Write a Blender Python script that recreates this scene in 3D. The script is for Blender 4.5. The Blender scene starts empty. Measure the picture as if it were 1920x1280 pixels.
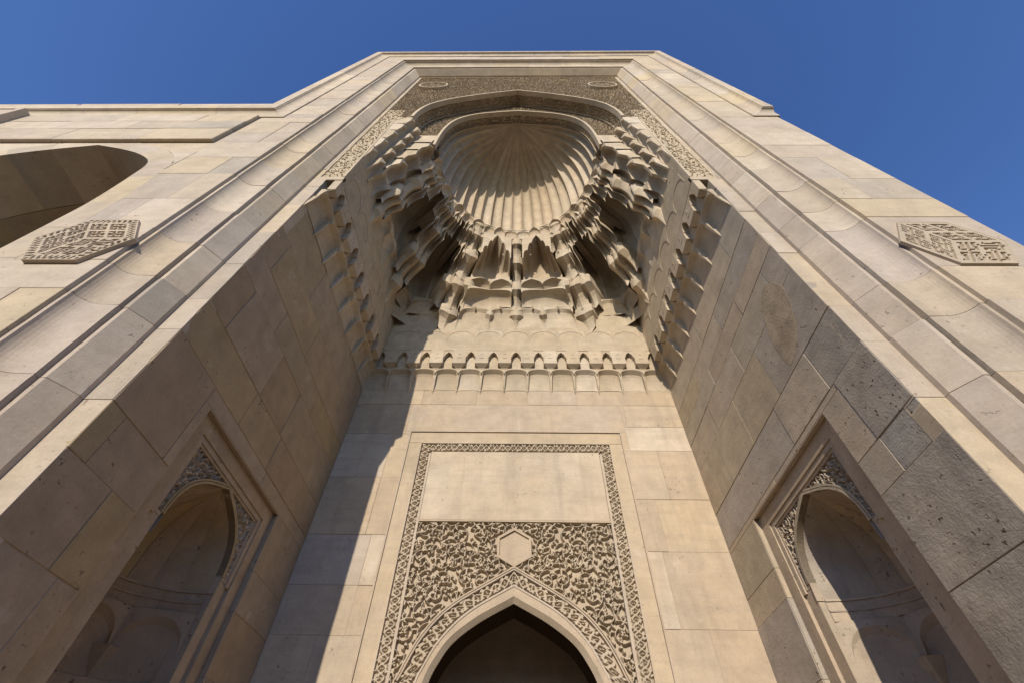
import bpy, math, random
import numpy as np
from mathutils import Vector, Matrix

random.seed(7)
RNG = np.random.RandomState(11)
scn = bpy.context.scene
COL = scn.collection
PI = math.pi

# ------------------------------------------------------------------ camera
cam_d = bpy.data.cameras.new('camera')
cam_d.sensor_width = 36.0
cam_d.lens = 829.72 / 1920 * 36.0
cam_d.clip_start = 0.05
cam_d.clip_end = 3000
cam = bpy.data.objects.new('camera', cam_d)
COL.objects.link(cam)
pit, yaw, rol = 0.889432, -0.0215185, 0.0210007
F = Vector((math.sin(yaw)*math.cos(pit), math.cos(yaw)*math.cos(pit), math.sin(pit)))
R = Vector((math.cos(yaw), -math.sin(yaw), 0))
U = R.cross(F)
R2 = math.cos(rol)*R + math.sin(rol)*U
U2 = -math.sin(rol)*R + math.cos(rol)*U
M = Matrix((R2, U2, -F)).transposed().to_4x4()
M.translation = Vector((0.0214, 0, 1.6))
cam.matrix_world = M
scn.camera = cam

# ------------------------------------------------------------------ light
SUN_EL = math.radians(23.5)
SUN_AZ = math.radians(11.4)            # the sun stands behind the viewer, a little to the left
world = bpy.data.worlds.new('World')
scn.world = world
world.use_nodes = True
wn = world.node_tree
wn.nodes.clear()
sky = wn.nodes.new('ShaderNodeTexSky')
sky.sky_type = 'NISHITA'
sky.sun_disc = False
sky.sun_elevation = SUN_EL
sky.sun_rotation = PI + SUN_AZ
sky.altitude = 300
sky.air_density = 1.0
sky.dust_density = 0.3
sky.ozone_density = 2.0
bg = wn.nodes.new('ShaderNodeBackground')
bg.inputs['Strength'].default_value = 0.172
wo = wn.nodes.new('ShaderNodeOutputWorld')
hsv = wn.nodes.new('ShaderNodeHueSaturation')
hsv.inputs['Saturation'].default_value = 1.22
hsv.inputs['Hue'].default_value = 0.515
wn.links.new(sky.outputs[0], hsv.inputs['Color'])
wn.links.new(hsv.outputs[0], bg.inputs['Color'])
wn.links.new(bg.outputs[0], wo.inputs['Surface'])

sun_d = bpy.data.lights.new('sun', 'SUN')
sun_d.energy = 3.9
sun_d.angle = math.radians(0.5)
sun_d.color = (1.0, 0.89, 0.735)
sun = bpy.data.objects.new('sun', sun_d)
COL.objects.link(sun)
sun_dir = Vector((math.sin(SUN_AZ)*math.cos(SUN_EL), math.cos(SUN_AZ)*math.cos(SUN_EL), -math.sin(SUN_EL)))
sun.rotation_euler = sun_dir.to_track_quat('-Z', 'Y').to_euler()
sun.location = (-4, -12, 14)

scn.view_settings.view_transform = 'Standard'
scn.view_settings.look = 'None'
scn.view_settings.gamma = 1
scn.view_settings.exposure = 0.20
scn.render.engine = 'CYCLES'
scn.cycles.max_bounces = 6
scn.cycles.diffuse_bounces = 4

# ------------------------------------------------------------------ materials
def stone_mat(name, cols, mott=0.30, bump=0.35, pit=0.6, stain=0.35, grain=0.10, bloom=0.35):
    m = bpy.data.materials.new(name)
    m.use_nodes = True
    nt = m.node_tree
    N, L = nt.nodes, nt.links
    b = N['Principled BSDF']
    b.inputs['Roughness'].default_value = 0.88
    b.inputs['Specular IOR Level'].default_value = 0.25
    geo = N.new('ShaderNodeNewGeometry')
    oi = N.new('ShaderNodeObjectInfo')
    ramp = N.new('ShaderNodeValToRGB')
    ramp.color_ramp.interpolation = 'LINEAR'
    els = ramp.color_ramp.elements
    if len(cols) == 1: cols = [cols[0], cols[0]]
    while len(els) < len(cols):
        els.new(0.5)
    for i, c in enumerate(cols):
        els[i].position = i/(len(cols)-1) if len(cols) > 1 else 0
        els[i].color = (*c, 1)
    L.new(oi.outputs['Random'], ramp.inputs[0])
    # shift the noise domain from stone to stone
    sh = N.new('ShaderNodeVectorMath'); sh.operation = 'MULTIPLY_ADD'
    cmb = N.new('ShaderNodeCombineXYZ')
    for k in range(3):
        L.new(oi.outputs['Random'], cmb.inputs[k])
    L.new(cmb.outputs[0], sh.inputs[0]); sh.inputs[1].default_value = (17, 31, 23)
    L.new(geo.outputs['Position'], sh.inputs[2])
    def noise(scale, detail, rough=0.6, vec=None, stretch=None):
        n = N.new('ShaderNodeTexNoise')
        n.inputs['Scale'].default_value = scale
        n.inputs['Detail'].default_value = detail
        n.inputs['Roughness'].default_value = rough
        src = vec or sh.outputs[0]
        if stretch:
            mp = N.new('ShaderNodeMapping'); mp.inputs['Scale'].default_value = stretch
            mp.inputs['Rotation'].default_value = (0.05, 0.08, 0)
            L.new(src, mp.inputs['Vector']); src = mp.outputs[0]
        L.new(src, n.inputs['Vector'])
        return n.outputs['Fac']
    def mr(src, a, bb, c, d):
        x = N.new('ShaderNodeMapRange'); x.inputs[1].default_value = a; x.inputs[2].default_value = bb
        x.inputs[3].default_value = c; x.inputs[4].default_value = d
        L.new(src, x.inputs[0]); return x.outputs[0]
    def mixc(fac, c1, c2, mode='MIX'):
        x = N.new('ShaderNodeMix'); x.data_type = 'RGBA'; x.blend_type = mode
        if isinstance(fac, float): x.inputs[0].default_value = fac
        else: L.new(fac, x.inputs[0])
        for s, v in ((6, c1), (7, c2)):
            if isinstance(v, tuple): x.inputs[s].default_value = (*v, 1)
            else: L.new(v, x.inputs[s])
        return x.outputs[2]
    def math_(op, a, bv):
        x = N.new('ShaderNodeMath'); x.operation = op
        for s, v in ((0, a), (1, bv)):
            if isinstance(v, (int, float)): x.inputs[s].default_value = v
            else: L.new(v, x.inputs[s])
        return x.outputs[0]
    def gray(v):
        c = N.new('ShaderNodeCombineColor')
        for k in range(3): L.new(v, c.inputs[k])
        return c.outputs[0]
    big = noise(1.6, 4, 0.65)
    med = noise(7.0, 6, 0.65)
    lam = noise(2.2, 5, 0.6, stretch=(1, 1, 9))
    fin = noise(90.0, 3, 0.7)
    c = ramp.outputs[0]
    c = mixc(mr(big, 0.35, 0.7, 0.0, stain), c, (0.50, 0.38, 0.24))
    c = mixc(mr(lam, 0.45, 0.75, 0.0, stain*0.8), c, (0.36, 0.30, 0.235))
    c = mixc(1.0, c, gray(mr(med, 0.25, 0.75, 1.0-mott*0.5, 1.0+mott*0.4)), 'MULTIPLY')
    c = mixc(1.0, c, gray(mr(fin, 0.2, 0.8, 1.0-grain, 1.0+grain)), 'MULTIPLY')
    gr_ = noise(0.75, 6, 0.7, vec=geo.outputs['Position'])
    c = mixc(1.0, c, gray(mr(gr_, 0.30, 0.70, 0.86, 1.05)), 'MULTIPLY')
    strk = noise(3.0, 5, 0.65, vec=geo.outputs['Position'], stretch=(2.6, 2.6, .28))
    c = mixc(mr(strk, 0.52, 0.78, 0.0, stain*0.9), c, (0.27, 0.225, 0.175))
    # pits: sparse small holes
    pn = noise(42.0, 2, 0.5)
    pv = noise(5.0, 3, 0.6)
    pits = math_('MULTIPLY', mr(pn, 0.66, 0.72, 0.0, 1.0), mr(pv, 0.48, 0.62, 0.0, pit))
    c = mixc(pits, c, (0.11, 0.08, 0.055))
    # pale lime bloom
    bl = mr(noise(3.3, 7, 0.7), 0.62, 0.72, 0.0, bloom)
    c = mixc(bl, c, (0.62, 0.56, 0.47))
    L.new(c, b.inputs['Base Color'])
    h = math_('ADD', math_('MULTIPLY', med, 0.5), math_('MULTIPLY', fin, 0.22))
    h = math_('ADD', h, math_('MULTIPLY', lam, 0.3))
    h = math_('SUBTRACT', h, math_('MULTIPLY', pits, 0.9))
    bp = N.new('ShaderNodeBump'); bp.inputs['Strength'].default_value = bump
    bp.inputs['Distance'].default_value = 0.012
    L.new(h, bp.inputs['Height']); L.new(bp.outputs[0], b.inputs['Normal'])
    return m

BEIGE = (0.50, 0.420, 0.320); ROSE = (0.475, 0.410, 0.345); GOLD = (0.52, 0.425, 0.300)
GREY = (0.43, 0.380, 0.315); PALE = (0.56, 0.485, 0.385); TAN = (0.46, 0.370, 0.270)
MAT_FRAME = stone_mat('limestone_frame', [BEIGE, (0.44, 0.38, 0.32), PALE, ROSE, (0.40, 0.355, 0.295), BEIGE, (0.53, 0.44, 0.30)])
MAT_WALL = stone_mat('limestone_wall', [BEIGE, TAN, ROSE, PALE, GOLD, TAN], stain=0.5, pit=0.5)
MAT_SIDE = stone_mat('limestone_rough', [TAN, (0.42, 0.375, 0.325), (0.38, 0.335, 0.28), BEIGE, (0.42, 0.35, 0.24), GREY], mott=0.4, bump=0.7, pit=0.9, stain=0.4)
MAT_SIDE_SHADED = stone_mat('limestone_shaded', [(0.37, 0.285, 0.19), (0.40, 0.32, 0.235), (0.35, 0.26, 0.165), (0.43, 0.34, 0.24), (0.38, 0.29, 0.15), (0.36, 0.29, 0.21)], mott=0.4, bump=0.6, pit=0.8, stain=0.3)  # shade and warm bounce of the left wall put into the stone colour
MAT_GREY = stone_mat('limestone_grey', [(0.36, 0.335, 0.29), (0.33, 0.30, 0.255), (0.385, 0.345, 0.29)], mott=0.6, bump=1.0, pit=1.0, stain=0.25, bloom=0.15)
MAT_CARVE = stone_mat('limestone_carved', [BEIGE, (0.46, 0.385, 0.285)], mott=0.3, bump=0.25, pit=0.15, stain=0.3)
MAT_MUQ = stone_mat('limestone_muqarnas', [BEIGE, (0.44, 0.37, 0.27), PALE, TAN], mott=0.4, bump=0.3, pit=0.3, stain=0.45)
MAT_JOINT = stone_mat('lime_mortar', [(0.43, 0.36, 0.275)], mott=0.5, bump=0.3, pit=0.0, stain=0.2, bloom=0.1)
MAT_PAVE = stone_mat('paving_stone', [(0.35, 0.25, 0.15), (0.31, 0.22, 0.135)], bump=0.3, stain=0.1, bloom=0.0)
MAT_INNER = stone_mat('interior_shade', [(0.032, 0.021, 0.014), (0.040, 0.027, 0.018)], bump=0.3, stain=0.0, bloom=0.0)  # near-black: the darkness of the passage is painted into its colour
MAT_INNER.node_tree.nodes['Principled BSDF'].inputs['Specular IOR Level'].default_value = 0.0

# ------------------------------------------------------------------ helpers
class MB:
    """collects polygons for one mesh object"""
    def __init__(s): s.v = []; s.f = []
    def poly(s, pts):
        n = len(s.v); s.v += [tuple(p) for p in pts]; s.f.append(tuple(range(n, n+len(pts))))
    def prism(s, a, b):
        """side walls + both caps between two matching outlines"""
        n = len(s.v); k = len(a)
        s.v += [tuple(p) for p in a] + [tuple(p) for p in b]
        s.f.append(tuple(range(n, n+k))); s.f.append(tuple(range(n+2*k-1, n+k-1, -1)))
        for i in range(k):
            j = (i+1) % k
            s.f.append((n+i, n+k+i, n+k+j, n+j))
    def box(s, x0, x1, y0, y1, z0, z1):
        a = [(x0, y0, z0), (x1, y0, z0), (x1, y1, z0), (x0, y1, z0)]
        s.prism(a, [(p[0], p[1], z1) for p in a])
    def grid(s, P, mask=None):
        """P: array (n,m,3); mask: optional (n-1,m-1) cells to keep"""
        n, m = P.shape[:2]; o = len(s.v)
        s.v += [tuple(p) for p in P.reshape(-1, 3).tolist()]
        for i in range(n-1):
            for j in range(m-1):
                if mask is None or mask[i, j]:
                    a = o+i*m+j
                    s.f.append((a, a+1, a+m+1, a+m))
    def build(s, name, mat, parent=None, smooth=False, label=None, kind=None):
        V = np.array(s.v, float)
        used = V
        lo, hi = used.min(0), used.max(0)
        c = (lo+hi)/2
        me = bpy.data.meshes.new(name)
        me.from_pydata((V-c).tolist(), [], s.f)
        if smooth:
            me.polygons.foreach_set('use_smooth', [True]*len(me.polygons))
        me.materials.append(mat)
        me.update()
        o = bpy.data.objects.new(name, me)
        COL.objects.link(o)
        w = Vector(c)
        if parent is not None:
            o.parent = parent
            w = w - Vector(parent['_w'])
        o.location = w
        o['_w'] = tuple(float(x) for x in c)
        if label: o['label'] = label
        if kind: o['kind'] = kind
        return o

def thing(name, label, cat, loc):
    o = bpy.data.objects.new(name, None); COL.objects.link(o)
    o.location = loc; o['label'] = label; o['category'] = cat
    o['_w'] = tuple(float(x) for x in loc)
    return o

def interp(curve, z):
    """curve: list of (w, z) from low z to high z -> half width at z"""
    zs = [p[1] for p in curve]; ws = [p[0] for p in curve]
    return np.interp(z, zs, ws)
def smooth_curve(pts, n=40):
    """Catmull-Rom through (x,z) points"""
    P = [np.array(p, float) for p in pts]
    P = [2*P[0]-P[1]] + P + [2*P[-1]-P[-2]]
    out = []
    per = max(2, n//(len(pts)-1))
    for i in range(1, len(P)-2):
        for k in range(per):
            t = k/per
            out.append(0.5*((2*P[i]) + (-P[i-1]+P[i+1])*t + (2*P[i-1]-5*P[i]+4*P[i+1]-P[i+2])*t*t
                       + (-P[i-1]+3*P[i]-3*P[i+1]+P[i+2])*t**3))
    out.append(P[-2])
    return np.array(out)

def j():          # small random wobble of a stone face
    return random.uniform(-0.0022, 0.0022)

# ------------------------------------------------------------------ carving canvases
def stamp(C, x, y, r, soft, res, val=1.0):
    n, m = C.shape
    i0 = max(0, int((x-r)/res)-1); i1 = min(n-1, int((x+r)/res)+2)
    j0 = max(0, int((y-r)/res)-1); j1 = min(m-1, int((y+r)/res)+2)
    if i0 >= i1 or j0 >= j1: return
    X = np.arange(i0, i1+1)*res; Y = np.arange(j0, j1+1)*res
    d = np.hypot(X[:, None]-x, Y[None, :]-y)
    v = np.clip((r-d)/soft, 0, 1)*val
    sub = C[i0:i1+1, j0:j1+1]
    np.maximum(sub, v, out=sub)
def cut(C, x, y, r, soft, res, lo=0.0):
    n, m = C.shape
    i0 = max(0, int((x-r)/res)-1); i1 = min(n-1, int((x+r)/res)+2)
    j0 = max(0, int((y-r)/res)-1); j1 = min(m-1, int((y+r)/res)+2)
    if i0 >= i1 or j0 >= j1: return
    X = np.arange(i0, i1+1)*res; Y = np.arange(j0, j1+1)*res
    d = np.hypot(X[:, None]-x, Y[None, :]-y)
    v = 1-np.clip((r-d)/soft, 0, 1)*(1-lo)
    sub = C[i0:i1+1, j0:j1+1]
    np.minimum(sub, v, out=sub)

def leaf(C, x, y, a, L, wd, curl, res, soft):
    n = max(5, int(L/res*1.3)); px, py = x, y; path = []
    for k in range(n):
        t = k/(n-1)
        r = wd*(math.sin(PI*min(1, t*0.92+0.08))**0.7)*(1-0.35*t)
        stamp(C, px, py, max(r, res*0.7), soft, res)
        path.append((px, py, r))
        a += curl/n
        px += math.cos(a)*L/n; py += math.sin(a)*L/n
    for (qx, qy, r) in path[int(n*.25):int(n*.8)]:
        if r > 2.6*res: cut(C, qx, qy, res*.75, res*.6, res, 0.45)
    return px, py, a

def arabesque(W, H, res, scale, seed, mirror=False, dens=1.0):
    """vine scrolls with curling half-palmettes; returns a 0..1 height canvas (nx, ny)"""
    rs = np.random.RandomState(seed)
    nx, ny = int(round(W/res))+1, int(round(H/res))+1
    C = np.zeros((nx, ny))
    soft = res*0.7
    # jittered hexagonal layout of scrolls
    cell = scale*1.0
    cols = int(W/cell)+3; rows = int(H/(cell*0.86))+3
    for r_ in range(-1, rows):
        for c_ in range(-1, cols):
            cx = (c_+0.5*(r_ % 2))*cell + rs.uniform(-.16, .16)*cell
            cy = r_*cell*0.86 + rs.uniform(-.16, .16)*cell
            hand = 1 if (r_+c_) % 2 else -1
            a0 = rs.uniform(0, 2*PI)
            turns = rs.uniform(1.0, 1.5)
            R0 = cell*rs.uniform(.50, .60)
            n = int(2*PI*turns*R0/(res*0.9))
            for k in range(n):
                t = k/n
                rr = R0*(1-t*0.78)
                ang = a0+hand*2*PI*turns*t
                stamp(C, cx+rr*math.cos(ang), cy+rr*math.sin(ang), scale*0.036+res*0.35, soft, res)
            # leaves off the stem
            for q in range(int(5*dens)):
                t = (q+rs.uniform(.1, .7))/5/dens
                rr = R0*(1-t*0.78); ang = a0+hand*2*PI*turns*t
                bx, by = cx+rr*math.cos(ang), cy+rr*math.sin(ang)
                side = 1 if q % 2 else -1
                tang = ang+hand*PI/2
                leaf(C, bx, by, tang+side*0.9, scale*rs.uniform(.28, .42), scale*rs.uniform(.07, .11), side*rs.uniform(1.0, 2.2), res, soft)
            # terminal palmette
            ang = a0+hand*2*PI*turns; rr = R0*0.2
            bx, by = cx+rr*math.cos(ang), cy+rr*math.sin(ang)
            stamp(C, bx, by, scale*0.10, soft, res)
            for s_ in (-1, 1):
                leaf(C, bx, by, ang+hand*PI/2+s_*0.7, scale*0.28, scale*0.075, s_*1.6, res, soft)
            cut(C, bx, by, scale*0.030+res*0.4, soft, res, 0.3)
    # three-lobed leaves in the larger gaps, with an eyelet each
    for q in range(int(60*W*H/(scale*scale))):
        x, y = rs.uniform(0, W), rs.uniform(0, H)
        r_ = scale*rs.uniform(.085, .15)
        i, k = int(x/res), int(y/res); wd = max(1, int(r_*0.95/res))
        if C[max(0, i-wd):i+wd+1, max(0, k-wd):k+wd+1].max() > 0.05: continue
        a = rs.uniform(0, 6.28)
        for o_, rr in ((0, .62), (2.2, .55), (-2.2, .55)):
            stamp(C, x+math.cos(a+o_)*r_*.42, y+math.sin(a+o_)*r_*.42, r_*rr, soft, res)
        if r_ > 4*res: cut(C, x, y, r_*.16+res*.3, soft, res, 0.2)
    if mirror:
        h = nx//2
        C[nx-h:, :] = C[:h, :][::-1, :]
    return C

def vine_band(L, W, res, seed, wave=None):
    """running vine along x with leaves filling the band"""
    rs = np.random.RandomState(seed)
    nx, ny = int(round(L/res))+1, int(round(W/res))+1
    C = np.zeros((nx, ny)); soft = res*0.9
    wave = wave or W*1.15
    n = int(L/(res*0.6))
    for k in range(n):
        x = k*L/n
        for ph in (0, PI):
            y = W/2+W*0.30*math.sin(2*PI*x/wave/1.0+ph)
            stamp(C, x, y, W*0.085+res*0.3, soft, res)
    m = int(L/wave*2)+2
    for k in range(m):
        x = k*wave/2
        for s_ in (-1, 1):
            y = W/2+s_*W*0.30*(1 if k % 2 else -1)
            leaf(C, x, y, rs.uniform(-0.4, 0.4)+(0 if s_ > 0 else PI), W*0.46, W*0.135, s_*2.4, res, soft)
            leaf(C, x+wave*.22, W/2+s_*W*.36, rs.uniform(0, 6.28), W*0.34, W*0.12, 2.0, res, soft)
            stamp(C, x+wave*0.25, W/2+s_*W*0.08, W*0.10, soft, res)
    return C

def relief(C, mapf, normf, depth, res):
    """turn a height canvas into a vertex grid; height 1 = the surface, 0 = depth below it"""
    n, m = C.shape
    I = np.arange(n)*res; J = np.arange(m)*res
    P = mapf(I[:, None]+0*J[None, :], J[None, :]+0*I[:, None])
    Nn = normf(I[:, None]+0*J[None, :], J[None, :]+0*I[:, None])
    return P - Nn*((1-C)*depth)[..., None]
def vec3(x, y, z):
    x, y, z = np.broadcast_arrays(x, y, z)
    return np.stack([x, y, z], -1).astype(float)

# ------------------------------------------------------------------ setting
g = MB()
g.poly([(-400, -400, -0.012), (400, -400, -0.012), (400, 400, -0.012), (-400, 400, -0.012)])
gr = g.build('ground', MAT_PAVE, kind='structure')

# unseen walls added behind and beside the viewer to dim and warm the light
for (x0, x1, y0, y1, lab) in ((-14, 14, -13.6, -13, 'unseen stone wall added opposite the portal to block sky light'),
                              (14, 14.6, -13.6, 3, 'unseen stone wall added right of the portal to block sky light'),
                              (-14.6, -14, -13.6, 3, 'unseen stone wall added on the far left to block sky light')):
    m = MB(); m.box(x0, x1, y0, y1, -.02, 5.4)
    o_ = m.build('light_block_wall', MAT_WALL); o_['label'] = lab; o_['category'] = 'wall'

# ------------------------------------------------------------------ the portal
FY = 1.286      # inner strip / arris plane
BY = 3.295      # back wall of the recess
HW = 1.60       # half width of the recess
Z_BAND0, Z_BAND1 = 4.80, 5.34
portal = thing('portal', 'tall pale limestone portal with deep recess, muqarnas hood and carved doorway', 'portal', (0, 2.4, 0))

# --- solid body round the recess (outer flanks, back, roof)
b = MB()
b.box(-2.55, -2.42, 1.16, 4.35, 0, 11.25)
b.box(2.42, 2.595, 1.16, 4.35, 0, 11.25)
b.box(-2.42, 2.42, 4.15, 4.35, 0, 11.25)
b.box(-2.55, 2.595, 1.18, 4.35, 11.25, 11.38)
b.box(-2.42, 2.42, 1.75, 4.15, 9.3, 9.5)
b.build('body', MAT_WALL, portal)

# --- frame profile: (half width, y), outwards from the arris
cav = [(1.822, 1.19), (1.822, 1.1445), (1.895, 1.1440)]
for k in range(1, 9):
    a = k/8*PI/2*0.93
    cav.append((1.895+0.101*math.sin(a)/math.sin(PI/2*0.93), 1.144-0.069*(1-math.cos(a))/(1-math.cos(PI/2*0.93))))
cav += [(2.018, 1.075)]
PROFILES = {
 'inner': [(1.60, FY), (1.72, FY)],
 'splay': [(1.72, 1.30), (1.72, 1.262), (1.79, 1.165), (1.812, 1.165)],
 'cavetto': cav,
}
ZT = 10.50
def ztop(o): return ZT+(o-1.72)
BACKY = 1.36
def side_piece(prof, z0, z1, sgn, gap=0.0011):
    """one course of a vertical strip; clipped by the mitre at the top"""
    m = MB(); o0, o1 = prof[0][0], prof[-1][0]
    jj = j()
    pts = [(o, y+jj) for o, y in prof]
    outline = pts + [(o1-0.0008, BACKY), (o0+0.0008, BACKY)]
    def zt(o): return min(z1-gap, ztop(o)) if z1 < ZT-0.05 else ztop(o)
    K = max(2, int((z1-z0)/.035)) if z0 < 6 else 3
    if z0 < 1.5: K = 2
    k_ = len(outline); rings = []
    wob = random.uniform(-.0015, .0015); chip = 0.0
    for q in range(K+1):
        t = q/K
        wob += random.uniform(-.0007, .0007)
        chip = random.uniform(.003, .010) if random.random() < .07 else chip*.35
        if q in (0, K) and random.random() < .35: chip = random.uniform(.002, .006)
        ring = []
        for i, (o, y) in enumerate(outline):
            za = z0+gap; zb = zt(o); z = za+(zb-za)*t
            if i == 0 and len(prof) == 2: o = o+max(0, wob)+chip*.8; y = y+chip*.15
            if i in (1, len(prof)-1) and len(prof) > 2: y = y+min(.0022, abs(wob)+chip*.4)
            ring.append((sgn*o, y, z))
        rings.append(ring)
    n0 = len(m.v)
    for ring in rings: m.v += ring
    m.f.append(tuple(range(n0, n0+k_))); m.f.append(tuple(range(n0+K*k_+k_-1, n0+K*k_-1, -1)))
    for q in range(K):
        for i in range(k_):
            jn = (i+1) % k_; b0 = n0+q*k_
            m.f.append((b0+i, b0+k_+i, b0+k_+jn, b0+jn))
    return m
def top_piece(prof, x0, x1, gap=0.0011):
    m = MB(); jj = j()
    pts = [(o, y+jj) for o, y in prof]
    o0, o1 = prof[0][0], prof[-1][0]
    outline = pts + [(o1, BACKY), (o0, BACKY)]
    a, bb = [], []
    for o, y in outline:
        xa = -o if x0 is None else x0+gap
        xb = o if x1 is None else x1-gap
        a.append((xa, y, ztop(o))); bb.append((xb, y, ztop(o)))
    m.prism(a, bb)
    return m
def courses(zs, zend, rs):
    zs = list(zs)
    while zs[-1] < zend-0.45:
        zs.append(zs[-1]+rs.uniform(0.26, 0.48))
    zs[-1] = zend
    return zs
rsL, rsR = random.Random(3), random.Random(5)
CL = courses([0, .42, .83, 1.2, 1.6, 1.95, 2.28, 2.81, 3.27, 3.53, 3.90, 4.33, 4.80, 5.18, 5.6], ZT, rsL)
CR = courses([0, .40, .80, 1.22, 1.62, 1.98, 2.34, 2.85, 3.20, 3.485, 4.05, 4.32, 4.68, 5.15, 5.48], ZT, rsR)

fr = MB()
for s in (-1, 1):       # mortar bed behind the frame stones
    P = [(1.703, FY+.003), (1.722, FY+.003), (1.723, 1.265), (1.802, 1.175), (1.825, 1.175), (1.825, 1.148), (1.94, 1.148), (1.985, 1.12), (2.003, 1.079), (2.021, 1.079), (2.021, 1.0585), (2.56, 1.0585)]
    for (o0, y0), (o1, y1) in zip(P[:-1], P[1:]):
        fr.poly([(s*o0, y0, 0), (s*o1, y1, 0), (s*o1, y1, ztop(o1)), (s*o0, y0, ztop(o0))])
for s in (-1, 1):
    fr.poly([(s*1.61, FY+.003, 0), (s*1.703, FY+.003, 0), (s*1.703, FY+.003, 5.35), (s*1.61, FY+.003, 5.35)])
for (o0, y0), (o1, y1) in zip(P[1:-1], P[2:]):
    fr.poly([(-o0, y0, ztop(o0)), (o0, y0, ztop(o0)), (o1, y1, ztop(o1)), (-o1, y1, ztop(o1))])
frame = fr.build('frame', MAT_JOINT, portal)
for s, C_ in ((-1, CL), (1, CR)):
    for key in ('inner', 'splay', 'cavetto'):
        for z0, z1 in zip(C_[:-1], C_[1:]):
            if key == 'inner' and z1 > 5.36:
                prof = [(1.695, FY), (1.72, FY)]
                if z0 < 5.36 < z1:
                    m = side_piece(PROFILES['inner'], z0, 5.36, s); m.build('frame_stone', MAT_FRAME, frame)
                    z0 = 5.36
            else:
                prof = PROFILES[key]
            side_piece(prof, z0, z1, s).build('frame_stone', MAT_FRAME, frame)
for key in ('inner', 'splay', 'cavetto'):
    prof = [(1.695, FY), (1.72, FY)] if key == 'inner' else PROFILES[key]
    xs = [None, -1.05, -0.42, 0.18, 0.75, 1.28, None]
    for x0, x1 in zip(xs[:-1], xs[1:]):
        top_piece(prof, x0, x1).build('frame_stone', MAT_FRAME, frame)
# broad outer band of the frame
def slab(x0, x1, z0, z1, y, th, gap=0.0011, ch=0.0016):
    """a wall stone in a plane y = const with its face towards -y, arris slightly worn"""
    m = MB(); jj = j()
    x0, x1 = min(x0, x1)+gap, max(x0, x1)-gap; z0 += gap; z1 -= gap; y += jj
    a = [(x0+ch, y, z0+ch), (x1-ch, y, z0+ch), (x1-ch, y, z1-ch), (x0+ch, y, z1-ch)]
    c_ = [(x0, y+ch, z0), (x1, y+ch, z0), (x1, y+ch, z1), (x0, y+ch, z1)]
    d_ = [(x0, y+th, z0), (x1, y+th, z0), (x1, y+th, z1), (x0, y+th, z1)]
    n = len(m.v); m.v += a+c_+d_
    m.f.append((n, n+1, n+2, n+3)); m.f.append((n+11, n+10, n+9, n+8))
    for q in (0, 4):
        for k in range(4):
            m.f.append((n+q+k, n+q+4+k, n+q+4+(k+1) % 4, n+q+(k+1) % 4))
    return m
for s, C_ in ((-1, CL), (1, CR)):
    rs = random.Random(20+s)
    for z0, z1 in zip(C_[:-1], C_[1:]):
        if z1 > 11: z1 = 11.0
        zz1 = ZT+.55 if z1 == ZT else z1
        cutx = rs.choice([None, None, 2.22, 2.3])
        if z0 > 6.4: cutx = None
        xo = 2.60 if s > 0 else 2.585
        if z1 < 6.47 or z0 > 6.47:
            outer = 2.362 if z0 > 6.47 else xo
        else:
            slab(s*2.018, s*xo, z0, 6.47, 1.055, .1).build('frame_stone', MAT_FRAME, frame)
            z0, outer, cutx = 6.47, 2.362, None
        if cutx:
            slab(s*2.018, s*cutx, z0, zz1, 1.055, .1).build('frame_stone', MAT_FRAME, frame)
            slab(s*cutx, s*outer, z0, zz1, 1.055, .1).build('frame_stone', MAT_FRAME, frame)
        elif z1 == ZT:
            m = MB(); y = 1.055
            a = [(s*2.02, y, z0), (s*2.362, y, z0), (s*2.362, y, ztop(2.362)), (s*2.02, y, ztop(2.02))]
            m.prism(a, [(p[0], y+.1, p[2]) for p in a]); m.build('frame_stone', MAT_FRAME, frame)
        else:
            slab(s*2.018, s*outer, z0, zz1, 1.055, .1).build('frame_stone', MAT_FRAME, frame)
xs = [None, -1.5, -.7, .1, .8, 1.45, None]
for x0, x1 in zip(xs[:-1], xs[1:]):
    top_piece([(2.018, 1.055), (2.362, 1.055)], x0, x1).build('frame_stone', MAT_FRAME, frame)

# --- cornice moulding round the outer edge; at z 6.47 it returns sideways
def cornice_prof():
    p = [(0.0, 1.055), (0.0, 1.043), (0.085, 1.043)]
    for k in range(1, 7):
        a = k/6*PI/2
        p.append((0.085+0.055*math.sin(a), 1.043-0.036*(1-math.cos(a))))
    p += [(0.150, 1.007), (0.150, 0.998), (0.256, 0.998)]
    return p
CP = cornice_prof()
def corn_v(s, z0, z1, first=False, last=False):
    m = MB(); outline = CP+[(0.256, 1.2), (0.0, 1.2)]
    g_ = 0.0015
    a = [(s*(2.362+o), y, (6.47+o*1.25) if first else z0+g_) for o, y in outline]
    bb = [(s*(2.362+o), y, ztop(2.362+o) if last else z1-g_) for o, y in outline]
    m.prism(a, bb); return m
def corn_h(x_in, x_out, mit=False, s=1):
    """horizontal run growing upwards from z 6.47; x_in mitred against the vertical run"""
    m = MB(); outline = CP+[(0.256, 1.2), (0.0, 1.2)]
    a = [(s*((2.362+o) if mit else x_in+.0015), y, 6.47+o*1.25) for o, y in outline]
    bb = [(s*(x_out-.0015), y, 6.47+o*1.25) for o, y in outline]
    m.prism(a, bb); return m
cor = MB()
cor.box(2.37, 2.60, 1.075, 1.2, 6.48, 11.2); cor.box(-2.60, -2.37, 1.075, 1.2, 6.48, 11.2); cor.box(-2.6, 2.6, 1.075, 1.2, 11.15, 11.36)
cornice = cor.build('cornice', MAT_JOINT, portal)
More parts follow.
